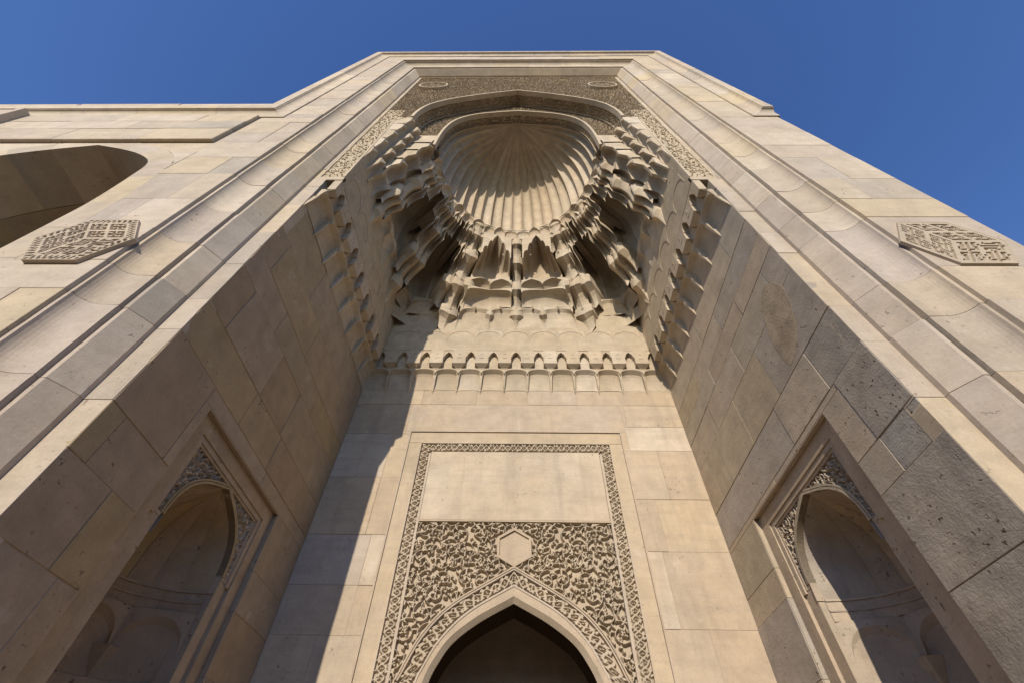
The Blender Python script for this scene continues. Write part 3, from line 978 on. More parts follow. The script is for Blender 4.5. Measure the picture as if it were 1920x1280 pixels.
# ------------------------------------------------------------------ muqarnas
def cell(b0, b1, f0, f1, z0, z1, a0=.3, a1=.9, w=1.0, recess=0.0, fold=0.0, pd=0.0, ns=16, nt=8, p=1.9, e=.35, wallf=None, gap=.006, pw=1.0, tre=False):
    """one muqarnas cell between a wall chord b0-b1 and a front chord f0-f1 (xy), arch-shaped opening"""
    b0, b1, f0, f1 = (np.array(q, float) for q in (b0, b1, f0, f1))
    H = z1-z0
    mid_b, mid_f = (b0+b1)/2, (f0+f1)/2
    out = mid_b-mid_f
    out = out/max(np.hypot(*out), 1e-6)
    rows = []
    for i in range(ns+1):
        s_ = i/ns; x = abs(2*s_-1)
        b_ = wallf(s_) if wallf else b0+(b1-b0)*s_
        f_ = f0+(f1-f0)*s_
        f_ = f_ - out*fold*(1-x)
        if x < w:
            xx = x/w
            A_ = math.sqrt(max(0, 1-((xx+e)/(1+e))**p)) / math.sqrt(1-(e/(1+e))**p)
            if tre:
                A_ = 0.0
                for c_, w_, h_ in ((0, .36, 1.0), (.44, .26, .66), (.78, .24, .34)):
                    dd = abs(xx-c_)/w_
                    if dd < 1: A_ = max(A_, h_*(1-dd**2.2)**.5 if c_ else .62+(h_-.62)*(1-dd)**.6)
            za = z0+H*(a0+(a1-a0)*A_)
            rc = recess*(1-xx*xx)
        else:
            za = z0+H*a0; rc = 0
        b_ = b_+out*rc
        zb = z0-pd*max(0, (x-.72)/.28)**2
        row = []
        for k in range(nt+1):
            t = k/nt
            pr = 1-math.sqrt(max(0, 1-t**(2*pw)))
            q = b_+(f_-b_)*pr
            row.append((q[0], q[1], zb+(za-zb)*t))
        row.append((f_[0], f_[1], z1-gap))
        row.append((b_[0]+out[0]*.03, b_[1]+out[1]*.03, z1-gap+.0005))
        rows.append(row)
    m = MB(); m.grid(np.array(rows)); return m

# -- band of small niches on three sides (z 4.80 .. 5.34)
def band(name_, P0, dirv, nrm, count, mod, label):
    """P0 start (xy) on the wall, dirv along the wall, nrm out of the wall"""
    P0, dirv, nrm = np.array(P0), np.array(dirv), np.array(nrm)
    bk = MB()
    a = P0-nrm*.004; c_ = P0+dirv*count*mod-nrm*.004
    bk.poly([(a[0], a[1], 4.70), (c_[0], c_[1], 4.70), (c_[0], c_[1], 5.34), (a[0], a[1], 5.34)])
    bo = bk.build(name_, MAT_MUQ, portal, label=label)
    for k in range(count):
        q0 = P0+dirv*(k*mod); q1 = P0+dirv*((k+1)*mod)
        # concave panel between two ribs, plain niche back above it
        cell(q0+nrm*.003, q1+nrm*.003, q0+nrm*.080, q1+nrm*.080, 4.855, 5.338, a0=.36, a1=.50, pd=.03, recess=.0, p=2.6, e=.0, ns=16, pw=1.6).build('lower_cell', MAT_MUQ, bo)
        # pointed head over the niche
        c0 = (q0+q1)/2; m = MB(); D_ = .132+random.uniform(-.003, .003); hw = .052
        o = [(-hw-.004, 5.338), (-hw-.004, 5.235), (-hw+.006, 5.235), (-.030, 5.285), (0, 5.318), (.030, 5.285), (hw-.006, 5.235), (hw+.004, 5.235), (hw+.004, 5.338)]
        f = lambda u, d, z, c0=c0: (*(c0+dirv*u+nrm*d), z)
        m.prism([f(u, D_, z) for u, z in o], [f(u, .078, z) for u, z in o])
        m.build('niche_head', MAT_MUQ, bo)
    for k in range(count+1):
        c0 = P0+dirv*(k*mod); m = MB(); f = lambda u, d, z, c0=c0: (*(c0+dirv*u+nrm*d), z)
        hw = mod/2-.052; L0 = -hw if k else 0.0; L1 = hw if k < count else 0.0
        dz = random.uniform(-.006, .006); D_ = .134+random.uniform(-.002, .004)
        top = [(L0, 5.338), (L0, 5.135+dz), (L1, 5.135+dz), (L1, 5.338)]
        m.poly([f(u, D_, z) for u, z in top])
        for u in (L0, L1): m.poly([f(u, D_, 5.135+dz), f(u, D_, 5.338), f(u, .07, 5.338), f(u, .07, 5.11)])
        r0, r1 = -.013 if k else 0.0, .013 if k < count else 0.0
        # coved underside, drawn in to the rib
        prev = None
        for t in np.linspace(0, 1, 6):
            pr = 1-math.sqrt(1-t*t)
            z = 4.985+(5.135+dz-4.985)*t; d = .055+(D_-.055)*pr
            a_ = r0+(L0-r0)*pr; c_ = r1+(L1-r1)*pr
            cur = [f(a_, .03, z), f(a_, d, z), f(c_, d, z), f(c_, .03, z)]
            if prev:
                for i in range(3): m.poly([prev[i], prev[i+1], cur[i+1], cur[i]])
            prev = cur
        m.poly([f(L0, D_, 5.135+dz), f(L1, D_, 5.135+dz), f(L1, .06, 5.12), f(L0, .06, 5.12)])
        # rib and its point
        m.prism([f(r0*.8, 0, 4.88), f(r1*.8, 0, 4.88), f(r1*.8, .035, 4.90), f(r0*.8, .035, 4.90)], [f(r0, .02, 4.99), f(r1, .02, 4.99), f(r1, .057, 4.99), f(r0, .057, 4.99)])
        tip = f(0, .002, 4.80)
        m.poly([f(r0*.8, 0, 4.88), f(r0*.8, .035, 4.90), tip]); m.poly([f(r1*.8, .035, 4.90), f(r1*.8, 0, 4.88), tip]); m.poly([f(r0*.8, .035, 4.90), f(r1*.8, .035, 4.90), tip])
        if 0 < k < count:      # small lozenge and slot cut on the face
            for (u0, z0, a_, b_) in ((0, 5.285, .013, .016), (0, 5.215, .024, .007)):
                m.poly([f(u0-a_, D_+.004, z0), f(u0, D_+.004, z0-b_), f(u0+a_, D_+.004, z0), f(u0, D_+.004, z0+b_)])
                m.poly([f(u0-a_, D_+.004, z0), f(u0, D_+.004, z0-b_), f(u0, D_, z0-b_-.002), f(u0-a_-.002, D_, z0)])
                m.poly([f(u0+a_, D_+.004, z0), f(u0, D_+.004, z0-b_), f(u0, D_, z0-b_-.002), f(u0+a_+.002, D_, z0)])
        m.build('bracket', MAT_MUQ, bo)
    return bo
band('muqarnas_band', (-1.6, BY), (1, 0), (0, -1), 13, 3.2/13, 'band of small niches across the back wall')
band('muqarnas_band', (-1.6, FY+.006), (0, 1), (1, 0), 8, (BY-FY-.006)/8, 'band of small niches on the left side wall')
band('muqarnas_band', (1.6, FY+.006), (0, 1), (-1, 0), 8, (BY-FY-.006)/8, 'band of small niches on the right side wall')

# -- plain frieze above the band with blind arches
RX, RY = 1.465, 3.160
f = MB()
f.box(-RX, RX, RY, RY+.14, 5.34, 8.2)
f.box(-RX-.3, -RX, FY+.012, RY+.14, 5.34, 8.0); f.box(RX, RX+.3, FY+.012, RY+.14, 5.34, 8.0)
frieze = f.build('frieze', MAT_MUQ, portal, label='plain frieze between niche band and hood')
def arch_line(c0, dirv, nrm, wd, z0, z1, th=.004):
    m = MB(); c0, dirv, nrm = np.array(c0), np.array(dirv), np.array(nrm)
    pts = []
    for k in range(15):
        a = PI*k/14
        pts.append((-math.cos(a)*wd/2, z0+(z1-z0)*math.sin(a)**.75))
    for (u0, za), (u1, zb) in zip(pts[:-1], pts[1:]):
        A_ = c0+dirv*u0; B_ = c0+dirv*u1
        # spandrel above the arch, raised by th
        m.prism([(*(A_+nrm*th), za), (*(B_+nrm*th), zb), (*(B_+nrm*th), z1+.012), (*(A_+nrm*th), z1+.012)],
                [(*(A_-nrm*.002), za), (*(B_-nrm*.002), zb), (*(B_-nrm*.002), z1+.012), (*(A_-nrm*.002), z1+.012)])
    return m
for k in range(-4, 5):
    arch_line((k*.315, RY), (1, 0), (0, -1), .305, 5.50, 5.675).build('blind_arch', MAT_MUQ, frieze)
for s in (-1, 1):
    for k in range(6):
        arch_line((s*RX, 1.50+k*.3), (0, 1), (-s, 0), .29, 5.50, 5.675).build('blind_arch', MAT_MUQ, frieze)

# -- hood: tiers in polar layout round the middle of the shell
CY = 1.674
R_SH = 0.965
def rect_r(ph):
    a = abs(math.sin(ph)); c_ = math.cos(ph)
    r1 = RX/a if a > 1e-6 else 99
    r2 = (RY-CY)/c_ if c_ > 1e-6 else 99
    return min(r1, r2)
TW = [0.0, .13, .36, .70, 1.0]
def pier(phd):
    return math.exp(-((abs(phd)-33)/4.5)**2)
PB = [0.0, .10, .15, .10, 0.0]
def Rk(k, phd):
    ph = math.radians(phd)
    r = rect_r(ph)*(1-TW[k])+R_SH*TW[k]
    return r-PB[k]*pier(phd)
def pos(k, phd, dr=0.0):
    ph = math.radians(phd); r = Rk(k, phd)+dr
    y = CY+r*math.cos(ph)
    return np.array((r*math.sin(ph), max(y, 1.500)))
def zlev(k, phd):
    u_ = (abs(phd)/98.0)**2
    return [5.75, 6.08, 6.47, 6.95, 7.22][k]+[0, .10, .22, .30, .28][k]*u_

LEV = [5.75, 6.07, 6.45, 6.83, 7.10, 7.255]
WE = [0.0, .16, .44, .74, .94, 1.0]
def rise(phd): return .08*(abs(phd)/98.0)**2
def zl(k, phd): return LEV[k] + rise(phd)*(k/5.0)
def rect_s(phd):
    return min(rect_r(math.radians(phd)), 1.98)
def re_(k, phd):
    """front of the ribs at tier k"""
    w = min(rect_s(phd), 1.80)
    if k == 0: return rect_s(phd)
    return w*(1-WE[k])+.969*WE[k]
def xy(r, phd):
    ph = math.radians(phd)
    return np.array((r*math.sin(ph), max(CY+r*math.cos(ph), 1.502)))
hd = MB()
for i in range(48):      # bed of the hood, well behind the cells
    a0, a1 = -98+i*196/48, -98+(i+1)*196/48
    p0, p1 = xy(1.10, a0), xy(1.10, a1); q0_, q1_ = xy(1.02, a0), xy(1.02, a1)
    hd.poly([(*p0, 7.40), (*p1, 7.40), (*q1_, 7.34), (*q0_, 7.34)])
hood = hd.build('muqarnas_hood', MAT_MUQ, portal, label='tiered stalactite hood above the frieze')
def rib_stone(phr, k, dw0, dw1, zmin=None, fold=.035, drop=.07):
    """one stepped stone of a hanging rib: coved underside, folded front"""
    z0, z1 = zl(k, phr), zl(k+1, phr)
    r0, r1 = re_(k, phr), re_(k+1, phr)
    h = z1-z0
    cols = []
    for s_ in np.linspace(-1, 1, 7):
        a = abs(s_)
        rf = r1+fold*a*a
        rb = r0+fold*.4*a
        zb = z0-drop*(1-a)**.8
        zc = z0+h*(.42+.14*a)
        pts = []
        for t in np.linspace(0, 1, 7):
            pr = 1-math.sqrt(max(0, 1-t*t))
            dd = (dw0+(dw1-dw0)*pr)*s_
            q = xy(rb+(rf-rb)*pr, phr+dd)
            pts.append((q[0], q[1], zb+(zc-zb)*t))
        q = xy(rf, phr+dw1*s_)
        pts.append((q[0], q[1], z1-.009))
        q = xy(rf+.05, phr+dw1*s_*.95)
        pts.append((q[0], q[1], z1-.009))
        cols.append(pts)
    m = MB(); m.grid(np.array(cols))
    # cheeks running back to the bay wall
    for e in (0, -1):
        pts = cols[e]
        back = []
        for p_ in pts:
            v = np.array((p_[0], p_[1]-CY)); r_ = np.hypot(*v)
            rw = min(rect_r(math.atan2(abs(v[0]), v[1])), 2.02)
            q = v/r_*rw
            back.append((q[0], max(q[1]+CY, 1.5), p_[2]))
        m.grid(np.array([pts, back]))
    return m
RIBS = [(30, 2.4, 4.6), (54, 1.6, 3.4), (83, 1.6, 3.4)]
for s in (-1, 1):
    for phr, d0, d1 in RIBS:
        for k in range(5):
            wa = d0+(d1-d0)*k/5; wb = d0+(d1-d0)*(k+1)/5
            rib_stone(s*phr, k, wa, wb*1.35, fold=.075 if k % 2 else .03, drop=.11).build('rib_stone', MAT_MUQ, hood)
            if k in (1, 3) and phr < 90:      # small side facets
                for e in (-1, 1):
                    rib_stone(s*(phr+e*wb*1.5), k, wa*.5, wb*.9, fold=.045, drop=.08).build('rib_stone', MAT_MUQ, hood)
# deep bays between the ribs
def bay(pa, pb, zs, lobes, sgn, amp=.05):
    rows = []
    za, zt_ = 5.80, 7.20
    for x in np.linspace(-1, 1, 37):
        ph = (pa+pb)/2+(pb-pa)/2*x
        b_ = max(0, 1-abs(x)**3)**.5
        rw = rect_s(ph)
        ups = rise(ph)
        row = []
        for z in np.concatenate([np.linspace(za, zs, 6), zs+(zt_-zs)*np.sin(np.linspace(0, PI/2, 14))[1:]]):
            k = np.interp(z, LEV, range(6)); k0 = int(min(4, math.floor(k))); f_ = k-k0
            re1 = re_(k0, ph)*(1-f_)+re_(k0+1, ph)*f_+.05
            if z <= zs: rm = rw
            else:
                t = (z-zs)/(zt_-zs); rm = 1.02+(rw-1.02)*math.sqrt(max(0, 1-t**2.4))
            rm -= amp*abs(math.sin(lobes*PI*(x+1)/2))**.5*0+amp*(1-abs(math.sin(lobes*PI*(x+1)/2))**.7)*min(1, max(0, (z-za)/.3))
            r_ = re1+(max(rm, re1)-re1)*b_
            r_ = min(r_, rw)
            q = xy(r_, ph*sgn)
            row.append((q[0], q[1], z+ups*(z-za)/(zt_-za)))
        rows.append(row)
    m = MB(); m.grid(np.array(rows)); return m
for s in (-1, 1):
    bay(31.5, 52.8, 6.66, 3, s).build('squinch_bay', MAT_MUQ, hood)
    bay(55, 82, 6.70, 3, s).build('squinch_bay', MAT_MUQ, hood)
# rows of small cells low in the bays, and a second row half way up
def cyl_cell(pa, pb, ra0, rb0, z0, z1, **kw):
    for sg in (-1, 1):
        A0, A1 = (pa, pb) if sg > 0 else (-pb, -pa)
        f = lambda r, ph: xy(r if not callable(r) else r(ph), ph)
        m = cell(f(ra0, A0), f(ra0, A1), f(rb0, A0), f(rb0, A1), z0+rise(A0)*.3, z1+rise(A0)*.4, **kw)
        m.build('muqarnas_cell', MAT_MUQ, hood)
w_ = lambda d: (lambda ph: rect_s(ph)-d)
for a, c_ in ((33.5, 43.4), (43.6, 51.5), (56.5, 64), (64, 72), (72, 80)):
    cyl_cell(a, c_, w_(.0), w_(.09), 5.98, 6.24, a0=.35, a1=.92, pd=.09, fold=-.02, ns=14)
def hood_cell(k0, k1, a, c_, z0=None, z1=None, dr0=0, **kw):
    for sg in (-1, 1):
        if sg == -1 and a < 0: continue
        A0, A1 = (a, c_) if sg > 0 else (-c_, -a)
        am = (A0+A1)/2
        Z0 = zl(k0, am) if z0 is None else z0
        Z1 = zl(k1, am) if z1 is None else z1
        wf = lambda s_: xy(re_(k0, A0+(A1-A0)*s_)+dr0, A0+(A1-A0)*s_)
        m = cell(xy(re_(k0, A0), A0), xy(re_(k0, A1), A1), xy(re_(k1, A0), A0), xy(re_(k1, A1), A1), Z0, Z1, wallf=wf, **kw)
        m.build('muqarnas_cell', MAT_MUQ, hood)
# jagged heads of the deep bays: cells crowd in from both sides and leave a pointed gap
for k, lst in ((2, [(33.6, 36.8), (49.0, 52.0), (56.5, 60.2), (76.6, 80.4)]),
               (3, [(33.6, 38.4), (38.4, 41.2), (44.4, 47.0), (47.0, 51.6), (56.6, 61.6), (61.6, 65.0), (70.8, 75.2), (75.2, 80.2)])):
    for a, c_ in lst:
        hood_cell(k, k+1, a, c_, a0=.38, a1=.90, pd=.10, recess=.01, fold=.045, ns=10)
# middle of the back: tier by tier
for a, c_ in ((0, 12.5), (12.5, 26)):
    hood_cell(0, 1, a, c_, a0=.55, a1=.95, pd=.14, recess=.0, fold=-.03)
rib_stone(0, 0, 1.2, 3.2, drop=.13, fold=.05).build('rib_stone', MAT_MUQ, hood)
for s in (-1, 1): rib_stone(s*12.5, 0, 1.0, 1.8, drop=.05).build('rib_stone', MAT_MUQ, hood)
hood_cell(1, 2, 2.6, 26, z1=6.27, a0=.45, a1=.93, pd=.03, recess=.03, fold=-.05, e=.1, ns=22)
for a, c_ in ((2.8, 14.5), (14.5, 26)):
    for sg in (-1, 1):
        A0, A1 = sorted((sg*a, sg*c_))
        f0 = lambda ph: xy(re_(1, ph)*.5+re_(2, ph)*.5, ph)
        cell(f0(A0), f0(A1), xy(re_(2, A0), A0), xy(re_(2, A1), A1), 6.265, 6.45, a0=.35, a1=.90, recess=.06, fold=.02, ns=16).build('muqarnas_cell', MAT_MUQ, hood)
rib_stone(0, 1, 2.0, 3.4, fold=.06, drop=.12).build('rib_stone', MAT_MUQ, hood)
# the two dark trefoil-headed niches
hood_cell(2, 4, 4.0, 25.5, a0=.14, a1=.99, pd=.05, recess=.10, fold=.0, w=.93, ns=60, nt=16, pw=4.0, tre=True)
rib_stone(0, 2, 2.2, 4.2, fold=.07, drop=.12).build('rib_stone', MAT_MUQ, hood)
rib_stone(0, 3, 2.8, 4.8, fold=.06, drop=.10).build('rib_stone', MAT_MUQ, hood)
# last row of cells right under the shell
T4 = [0, 9.5, 18, 26, 36, 45, 54, 62, 71, 82, 90]
for i, (a, c_) in enumerate(zip(T4[:-1], T4[1:])):
    hood_cell(4, 5, a, c_, z1=None, a0=.40, a1=.92, pd=.07, recess=.02, fold=.035 if i % 2 else -.01)
def lozenge(ph, r, z, a_=.020, b_=.028):
    m = MB()
    def P_(da, dz, dr): q = xy(r+dr, ph+math.degrees(da/r)); return (q[0], q[1], z+dz)
    o = [(-a_, 0), (0, -b_), (a_, 0), (0, b_)]; i_ = [(-a_*.55, 0), (0, -b_*.55), (a_*.55, 0), (0, b_*.55)]
    for k in range(4):
        (x0, z0), (x1, z1), (x2, z2), (x3, z3) = o[k], o[(k+1) % 4], i_[(k+1) % 4], i_[k]
        m.poly([P_(x0, z0, -.002), P_(x1, z1, -.002), P_(x2, z2, -.008), P_(x3, z3, -.008)])
        m.poly([P_(x3, z3, -.008), P_(x2, z2, -.008), P_(0, 0, .004)])
    return m
for s in (-1, 1):
    for ph, k, dz in ((9, 3, -.03), (21, 3, -.03), (8, 1, -.025), (20, 1, -.025), (33, 3, -.05), (27.5, 3, -.05), (30, 2, -.08), (30, 1, -.08)):
        lozenge(s*ph, re_(k, ph)-.004, zl(k, ph)+dz).build('lozenge', MAT_MUQ, hood)
# stepped haunches at the front of the hood: rows of facetted cells
HZ = [6.00, 6.33, 6.66, 6.98, 7.27, 7.56]
HX1 = [1.465, 1.44, 1.405, 1.365, 1.325, 1.285]     # under the front arch
HX2 = [1.455, 1.36, 1.25, 1.14, 1.045, .985]       # behind it, under the second arch
for s in (-1, 1):
    for k in range(5):
        if k < 4: cols_ = [(1.502, 1.665), (1.668, 1.84)]
        else: cols_ = [(1.502, 1.70)]
        for i, (y0, y1) in enumerate(cols_):
            x0, x1 = HX2[k], HX2[k+1]
            if (k+i) % 2: fo = .035
            else: fo = -.02
            cell((s*x0, y0), (s*x0, y1), (s*x1, y0), (s*x1, y1), HZ[k], HZ[k+1], a0=.40, a1=.92, pd=.09, recess=.03, fold=fo, ns=14, nt=8).build('muqarnas_cell', MAT_MUQ, hood)
        xi = HX2[k+1]; h = HZ[k+1]-HZ[k]
        pts = [(xi, HZ[k]+h*.40), (xi, HZ[k+1]-.004), (1.47, HZ[k+1]-.004), (1.47, HZ[k]-.03), (HX2[k], HZ[k]-.06), (HX2[k]-(HX2[k]-xi)*.25, HZ[k]+h*.2)]
        m = MB(); m.prism([(s*x, 1.497, z) for x, z in pts], [(s*x, 1.525, z) for x, z in pts])
        m.build('end_stone', MAT_MUQ, hood)
        # facetted front stones standing between the two arches
        xa, xb = HX1[k], HX1[k+1]
        xm = (HX2[k+1]+HX1[k+1])/2
        for y0, y1, x_ in ((1.395, 1.497, xb-.055), ):
            cell((s*xa, y0), (s*xa, y1), (s*x_, y0), (s*x_, y1), HZ[k], HZ[k+1]-.02, a0=.42, a1=.9, pd=.08, recess=.0, fold=.03, ns=10, nt=6).build('muqarnas_cell', MAT_MUQ, hood)
            m = MB(); pts = [(x_, HZ[k]+h*.42), (x_, HZ[k+1]-.024), (1.47, HZ[k+1]-.024), (1.47, HZ[k]), (xa, HZ[k]-.04)]
            m.prism([(s*x, y0, z) for x, z in pts], [(s*x, y0+.02, z) for x, z in pts]); m.build('end_stone', MAT_MUQ, hood)
        cell((s*xa, FY+.004), (s*xa, 1.392), (s*xb, FY+.004), (s*xb, 1.392), HZ[k], HZ[k+1], a0=.42, a1=.9, pd=.08, recess=.0, fold=.02, ns=10, nt=6).build('muqarnas_cell', MAT_MUQ, hood)
        m = MB(); pts = [(xb, HZ[k]+h*.42), (xb, HZ[k+1]-.004), (1.47, HZ[k+1]-.004), (1.47, HZ[k]), (xa, HZ[k]-.04)]
        m.prism([(s*x, FY+.001, z) for x, z in pts], [(s*x, FY+.02, z) for x, z in pts]); m.build('end_stone', MAT_MUQ, hood)
# -- fluted shell
ARCH2 = smooth_curve([(.975, 7.15), (.975, 7.4), (.965, 7.72), (.935, 8.03), (.870, 8.32), (.740, 8.56), (.540, 8.735), (.280, 8.835), (0, 8.915)], 48)
ARCH1 = smooth_curve([(1.285, 7.60), (1.275, 7.86), (1.235, 8.12), (1.150, 8.36), (.960, 8.62), (.660, 8.875), (.330, 9.095), (0, 9.275)], 42)
NF = 21
sh = MB()
for i in range(48):
    a0, a1 = -95+i*190/48, -95+(i+1)*190/48
    p0, p1 = pos(4, a0, .075), pos(4, a1, .075)
    sh.poly([(*p0, 7.24), (*p1, 7.24), (*p1, 7.5), (*p0, 7.5)])
shell = sh.build('shell_vault', MAT_MUQ, portal, label='fluted half dome like a scallop shell')
def shell_pt(phd, w_, z_, dr):
    ph = math.radians(phd); r = w_/.975*R_SH+dr
    return (r*math.sin(ph), CY+r*math.cos(ph), z_)
zz = np.concatenate([np.linspace(7.20, 7.34, 9)[:-1], np.linspace(7.34, 8.0, 9)[:-1], np.linspace(8.0, 8.7, 14)[:-1], np.linspace(8.7, 8.914, 8)])
for i in range(NF):
    a0 = -93+186*i/NF; a1 = -93+186*(i+1)/NF
    rows = []
    for s_ in np.linspace(0, 1, 9):
        x = 2*s_-1
        rise_ = rise(a0+(a1-a0)*s_)
        row = []
        for z_ in zz:
            z_ = 7.252+(z_-7.20)*(8.914-7.252)/1.714
            zq = z_+rise_*(1-(z_-7.252)/1.662)
            w_ = float(np.interp(zq, ARCH2[:, 1], ARCH2[:, 0]))
            dep = .072*math.sqrt(max(0, 1-x*x))*(max(w_, 0)/.975)**.6
            # tongue-shaped foot
            foot = min(1.0, max(0, (z_-7.262-.05*(1-math.sqrt(max(0, 1-x*x))))/.085))
            dep *= math.sqrt(max(0, 1-(1-foot)**2))
            row.append(shell_pt(a0+(a1-a0)*s_, w_, zq, dep))
        rows.append(row)
    m = MB(); m.grid(np.array(rows)); m.build('flute', MAT_MUQ, shell, smooth=True)

# -- carved fronts and soffits of the two arches
def dense(curve, n):
    L_ = np.concatenate([[0], np.cumsum(np.hypot(*np.diff(curve, axis=0).T))])
    u_ = np.linspace(0, L_[-1], n)
    return np.stack([np.interp(u_, L_, curve[:, 0]), np.interp(u_, L_, curve[:, 1])], -1), L_[-1]
# facade spandrel: everything between frame and front arch
res = .0090
X0, Z0 = -1.6965, 5.40
C = arabesque(3.393, ZT-Z0-.001, res, .135, 77, mirror=True, dens=1.0)
Cx = X0+np.arange(C.shape[0])*3.393/(C.shape[0]-1); Cz = Z0+np.arange(C.shape[1])*(ZT-Z0-.001)/(C.shape[1]-1)
edge = np.where(Cz < 7.45, 1.478, np.interp(Cz, ARCH1[:, 1], ARCH1[:, 0]+.03, right=-1))
edge = np.where((Cz >= 7.40) & (Cz < 7.62), 1.478-(Cz-7.40)/.22*.165, edge)
edge = np.where(Cz > 9.30, -1, edge)
ax = np.abs(Cx)[:, None]
C[ax < edge[None, :]+.020] = 1.0
keep = ax > edge[None, :]-.004
C[(ax > 1.675)[:, 0], :] = 1.0
P = vec3(Cx[:, None]+0*C, FY+.001+(1-C)*.046, Cz[None, :]+0*C)
af = MB()
af.box(-1.695, 1.695, FY+.052, FY+.07, 9.36, ZT)
for s in (-1, 1):
    af.box(min(s*1.49, s*1.695), max(s*1.49, s*1.695), FY+.052, FY+.07, 5.36, 9.36)
arch_face = af.build('arch_facing', MAT_CARVE, portal, label='carved facing around the great arch')
for name_, cond in (('carved_facing', (Cz[None, :] > 7.55) & (Cx[:, None] < .004)), ('carved_facing', (Cz[None, :] > 7.55) & (Cx[:, None] > -.01)),
                    ('carved_pilaster', (Cz[None, :] < 7.57) & (Cx[:, None] < 0)), ('carved_pilaster', (Cz[None, :] < 7.57) & (Cx[:, None] > 0))):
    kk = keep & cond
    m = MB(); m.grid(P, kk[:-1, :-1] & kk[1:, 1:])
    vs = sorted({i for f_ in m.f for i in f_}); mp = {v: k for k, v in enumerate(vs)}
    m.v = [m.v[i] for i in vs]; m.f = [tuple(mp[i] for i in f_) for f_ in m.f]
    m.build(name_, MAT_CARVE, arch_face)
for s in (-1, 1):
    m = MB(); m.box(min(s*1.465, s*1.695), max(s*1.465, s*1.695), FY, FY+.03, 5.34, 5.41); m.build('edge_fillet', MAT_CARVE, arch_face)
    m = MB(); m.box(min(s*1.464, s*1.484), max(s*1.464, s*1.484), FY-.004, FY+.03, 5.411, 7.42); m.build('edge_fillet', MAT_CARVE, arch_face)
def arch_bead(curve, y0, y1, o0, o1):
    D_, _ = dense(curve, 60); A_ = offs(D_, o0); B_ = offs(D_, o1)
    return ring_strip(A_, B_, y0, y1)
arch_bead(ARCH1, FY-.006, FY+.06, -.001, .028).build('arch_bead', MAT_CARVE, arch_face)
Y2, Y3 = 1.498, 1.674
arch_bead(ARCH2, Y2-.006, Y2+.06, -.001, .03).build('arch_bead', MAT_CARVE, arch_face)
def soffit(curve, y0, y1, seed):
    res = .0090
    D_, L_ = dense(curve, 80)
    C = arabesque(L_, y1-y0, res, .12, seed, dens=1.0)
    Ls_ = np.linspace(0, L_, 80)
    u_ = np.linspace(0, L_, C.shape[0]); v_ = np.linspace(y0, y1, C.shape[1])
    C[:, :2] = 1; C[:, -2:] = 1
    x = np.interp(u_, Ls_, D_[:, 0]); z = np.interp(u_, Ls_, D_[:, 1])
    O_ = offs(D_, .032); xo = np.interp(u_, Ls_, O_[:, 0]); zo = np.interp(u_, Ls_, O_[:, 1])
    out = []
    for sg in (-1, 1):
        P = vec3(sg*(x[:, None]+(xo-x)[:, None]*(1-C)), v_[None, :]+0*C, z[:, None]+(zo-z)[:, None]*(1-C))
        m = MB(); m.grid(P); out.append(m)
    return out
for m in soffit(ARCH1, FY+.002, Y2, 81): m.build('carved_soffit', MAT_CARVE, arch_face)
for m in soffit(ARCH2[8:], Y2+.002, Y3, 82): m.build('carved_soffit', MAT_CARVE, arch_face)
# face between first soffit and second arch
D1_, _ = dense(ARCH1, 90); 
inner_c = ARCH2[ARCH2[:, 1] > 7.45]
D2_, L2 = dense(inner_c, 90)
res = .0090
C = arabesque(L2+.3, .34, res, .12, 83, dens=1.0)
for sg in (-1, 1):
    u_ = np.linspace(0, 1, C.shape[0]); v_ = np.linspace(0, 1, C.shape[1]); w_ = np.linspace(0, 1, 90)
    O1 = offs(D1_, .02); I2 = offs(D2_, .024)
    ax_ = np.interp(u_, w_, I2[:, 0]); az_ = np.interp(u_, w_, I2[:, 1]); bx_ = np.interp(u_, w_, O1[:, 0]); bz_ = np.interp(u_, w_, O1[:, 1])
    Cc = C.copy(); Cc[:, :2] = 1
    P = vec3(sg*(ax_[:, None]*(1-v_)+bx_[:, None]*v_), Y2+.001+(1-Cc)*.035, az_[:, None]*(1-v_)+bz_[:, None]*v_)
    m = MB(); m.grid(P); m.build('carved_face', MAT_CARVE, arch_face)
# carved patches on the cheeks between facade and hood
C = arabesque(1.0, .19, res, .11, 84)
for s in (-1, 1):
    u_ = np.arange(C.shape[0])*res; v_ = np.linspace(0, 1, C.shape[1])
    P = vec3(s*(RX-.004+(1-C)*.028), FY+.02+v_[None, :]*.19*np.clip(1.25-u_/1.0, .25, 1)[:, None]+0*C, 5.75+u_[:, None]+0*C)
    m = MB(); m.grid(P); m.build('carved_cheek', MAT_CARVE, arch_face)
